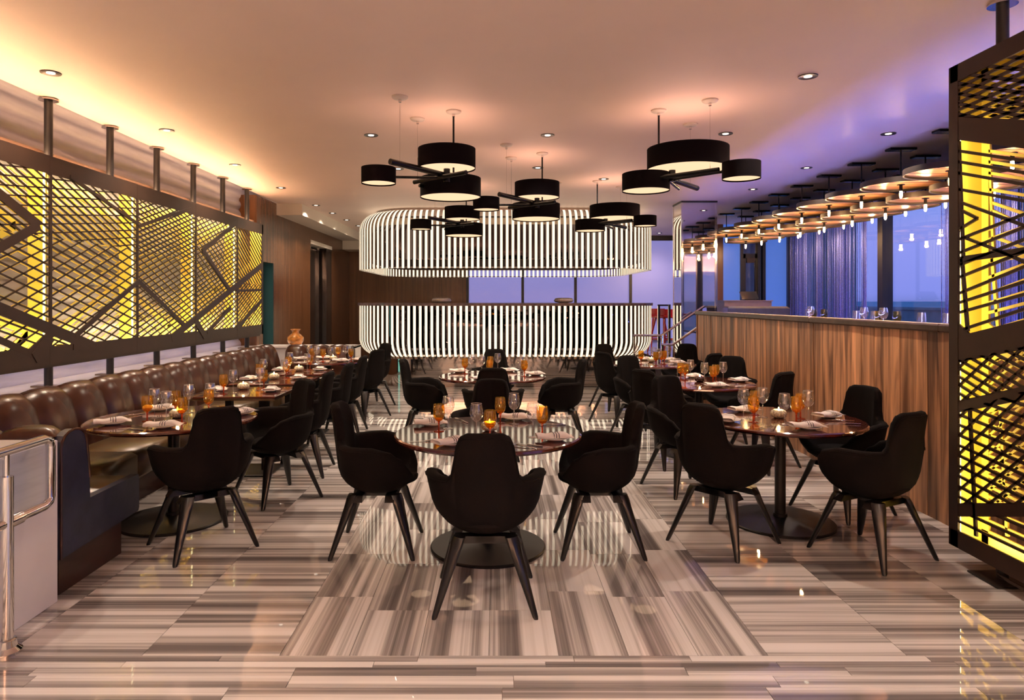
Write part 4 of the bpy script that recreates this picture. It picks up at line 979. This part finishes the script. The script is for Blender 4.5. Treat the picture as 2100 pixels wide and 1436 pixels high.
# ------------------------------------------------------------------ things on the raised level
ug = [(6.35, 'nearest'), (7.25, 'middle'), (8.4, 'farthest')]
for y, w_ in ug:
    t = thing('upper_table', 'dark table behind the partition, the %s one' % w_, 'table', (3.95, y, .54), 0, 'tables behind the partition')
    MB().bbox(-.35, .35, -.35, .35, .745, .775, .005).build('table_top', 'oxblood', t); MB().tube((0, 0, .02), (0, 0, .745), .04).build('column', 'table_metal', t, SM); MB().lathe([(.25, 0), (.25, .02)], 24).build('base', 'table_metal', t, SM)
UG = [(1915, 't'), (1857, 't'), (1829, 's'), (1818, 'w'), (1800, 's'), (1784, 'w'), (1764, 't'), (1717, 't'), (1687, 's'), (1673, 'w'), (1660, 's'), (1630, 't')]
cnt = {}
for px, k in UG:
    y = 3.85 * F / (px - CX); yt = min(ug, key=lambda q: abs(q[0] - y))[0]; y = min(max(y, yt - .31), yt + .31)
    cnt[k] = cnt.get(k, 0) + 1; p = ({'w': 3.79, 's': 3.90, 't': 4.0}[k] , y, .54 + .7755)
    if k == 'w': inst('wine_glass', 'clear wine glass behind the partition, %s from the right' % ORD[cnt[k] - 1], 'wine glass', [('bowl', wine_bowl), ('stem', wine_stem), ('foot', wine_foot)], p, 0, 'glasses behind the partition')
    elif k == 's': inst('smoked_goblet', 'smoky amber goblet behind the partition, %s from the right' % ORD[cnt[k] - 1], 'goblet', [('bowl', smoke_bowl), ('stem', gob_stem), ('foot', gob_foot)], p, 0, 'glasses behind the partition')
    else: tag(link('glass_tumbler', tumbler_tall, None, p), 'clear tumbler behind the partition, %s from the right' % ORD[cnt[k] - 1], 'tumbler', 'glasses behind the partition')
hs = thing('host_stand', 'low grey service counter behind the partition end', 'counter', (4.82, 13.2, .54))
MB().box(-.45, .45, -.2, .2, 0, 1.04).build('body', 'host_panel', hs); MB().box(-.47, .47, -.22, .22, 1.04, 1.06).build('top', 'host_panel', hs)
tm = thing('till_terminal', 'black touchscreen till on the service counter', 'terminal', (4.90, 13.2, 1.6003))
MB().box(-.1, .1, -.08, .10, 0, .02).build('base', 'near_black', tm); MB().hexa([(-.16, -.12, .02), (.16, -.12, .02), (.16, -.09, .015), (-.16, -.09, .015), (-.16, .02, .17), (.16, .02, .17), (.16, .05, .16), (-.16, .05, .16)]).build('display', 'screen_black', tm)
ub = MB().bbox(3.75, 4.75, 11.0, 11.25, .54, 1.50, .03).build('bench_back', 'blue_leather'); tag(ub, 'dark upholstered bench back behind the partition', 'bench')
def stool(x, y, rz, label):
    t = thing('bar_stool', label, 'stool', (x, y, .5405), rz, 'red bar stools')
    MB().bbox(-.2, .2, -.19, .2, .70, .76, .02).build('seat', 'red_lacquer', t, SM)
    MB().grid([[(.20 * math.sin(a) * 1.05, -.22 * math.cos(a) + .02, z) for a in [-1.2 + 2.4 * i / 10 for i in range(11)]] for z in (.72, .80, .86, .88)]).build('backrest', 'red_lacquer', t, 3)
    for sx in (-1, 1):
        for sy in (-1, 1): MB().tube((sx * .12, sy * .12, .72), (sx * .24, sy * .24, 0), .022, 8, .014).build('leg', 'red_lacquer', t, SM)
    MB().path([(-.2, -.2, .27), (.2, -.2, .27), (.2, .2, .27), (-.2, .2, .27), (-.2, -.2, .27)], .012, 6).build('foot_ring', 'red_lacquer', t, SM)
stool(3.45, 13.9, .5, 'red bar stool nearest the mirrored column'); stool(3.5, 14.9, .3, 'red bar stool farther behind the mirrored column')
gp = thing('glass_balustrade', 'chrome framed glass panel beside the red stools', 'railing', (3.12, 13.0, .54))
MB().box(-.02, .02, -.02, .02, 0, .98).build('post', 'chrome', gp); MB().box(.18, .22, -.02, .02, 0, .98).build('post', 'chrome', gp); MB().box(-.02, .22, -.015, .015, .95, .98).build('rail', 'chrome', gp); MB().box(.02, .18, -.004, .004, .1, .95).build('pane', 'window_glass', gp)
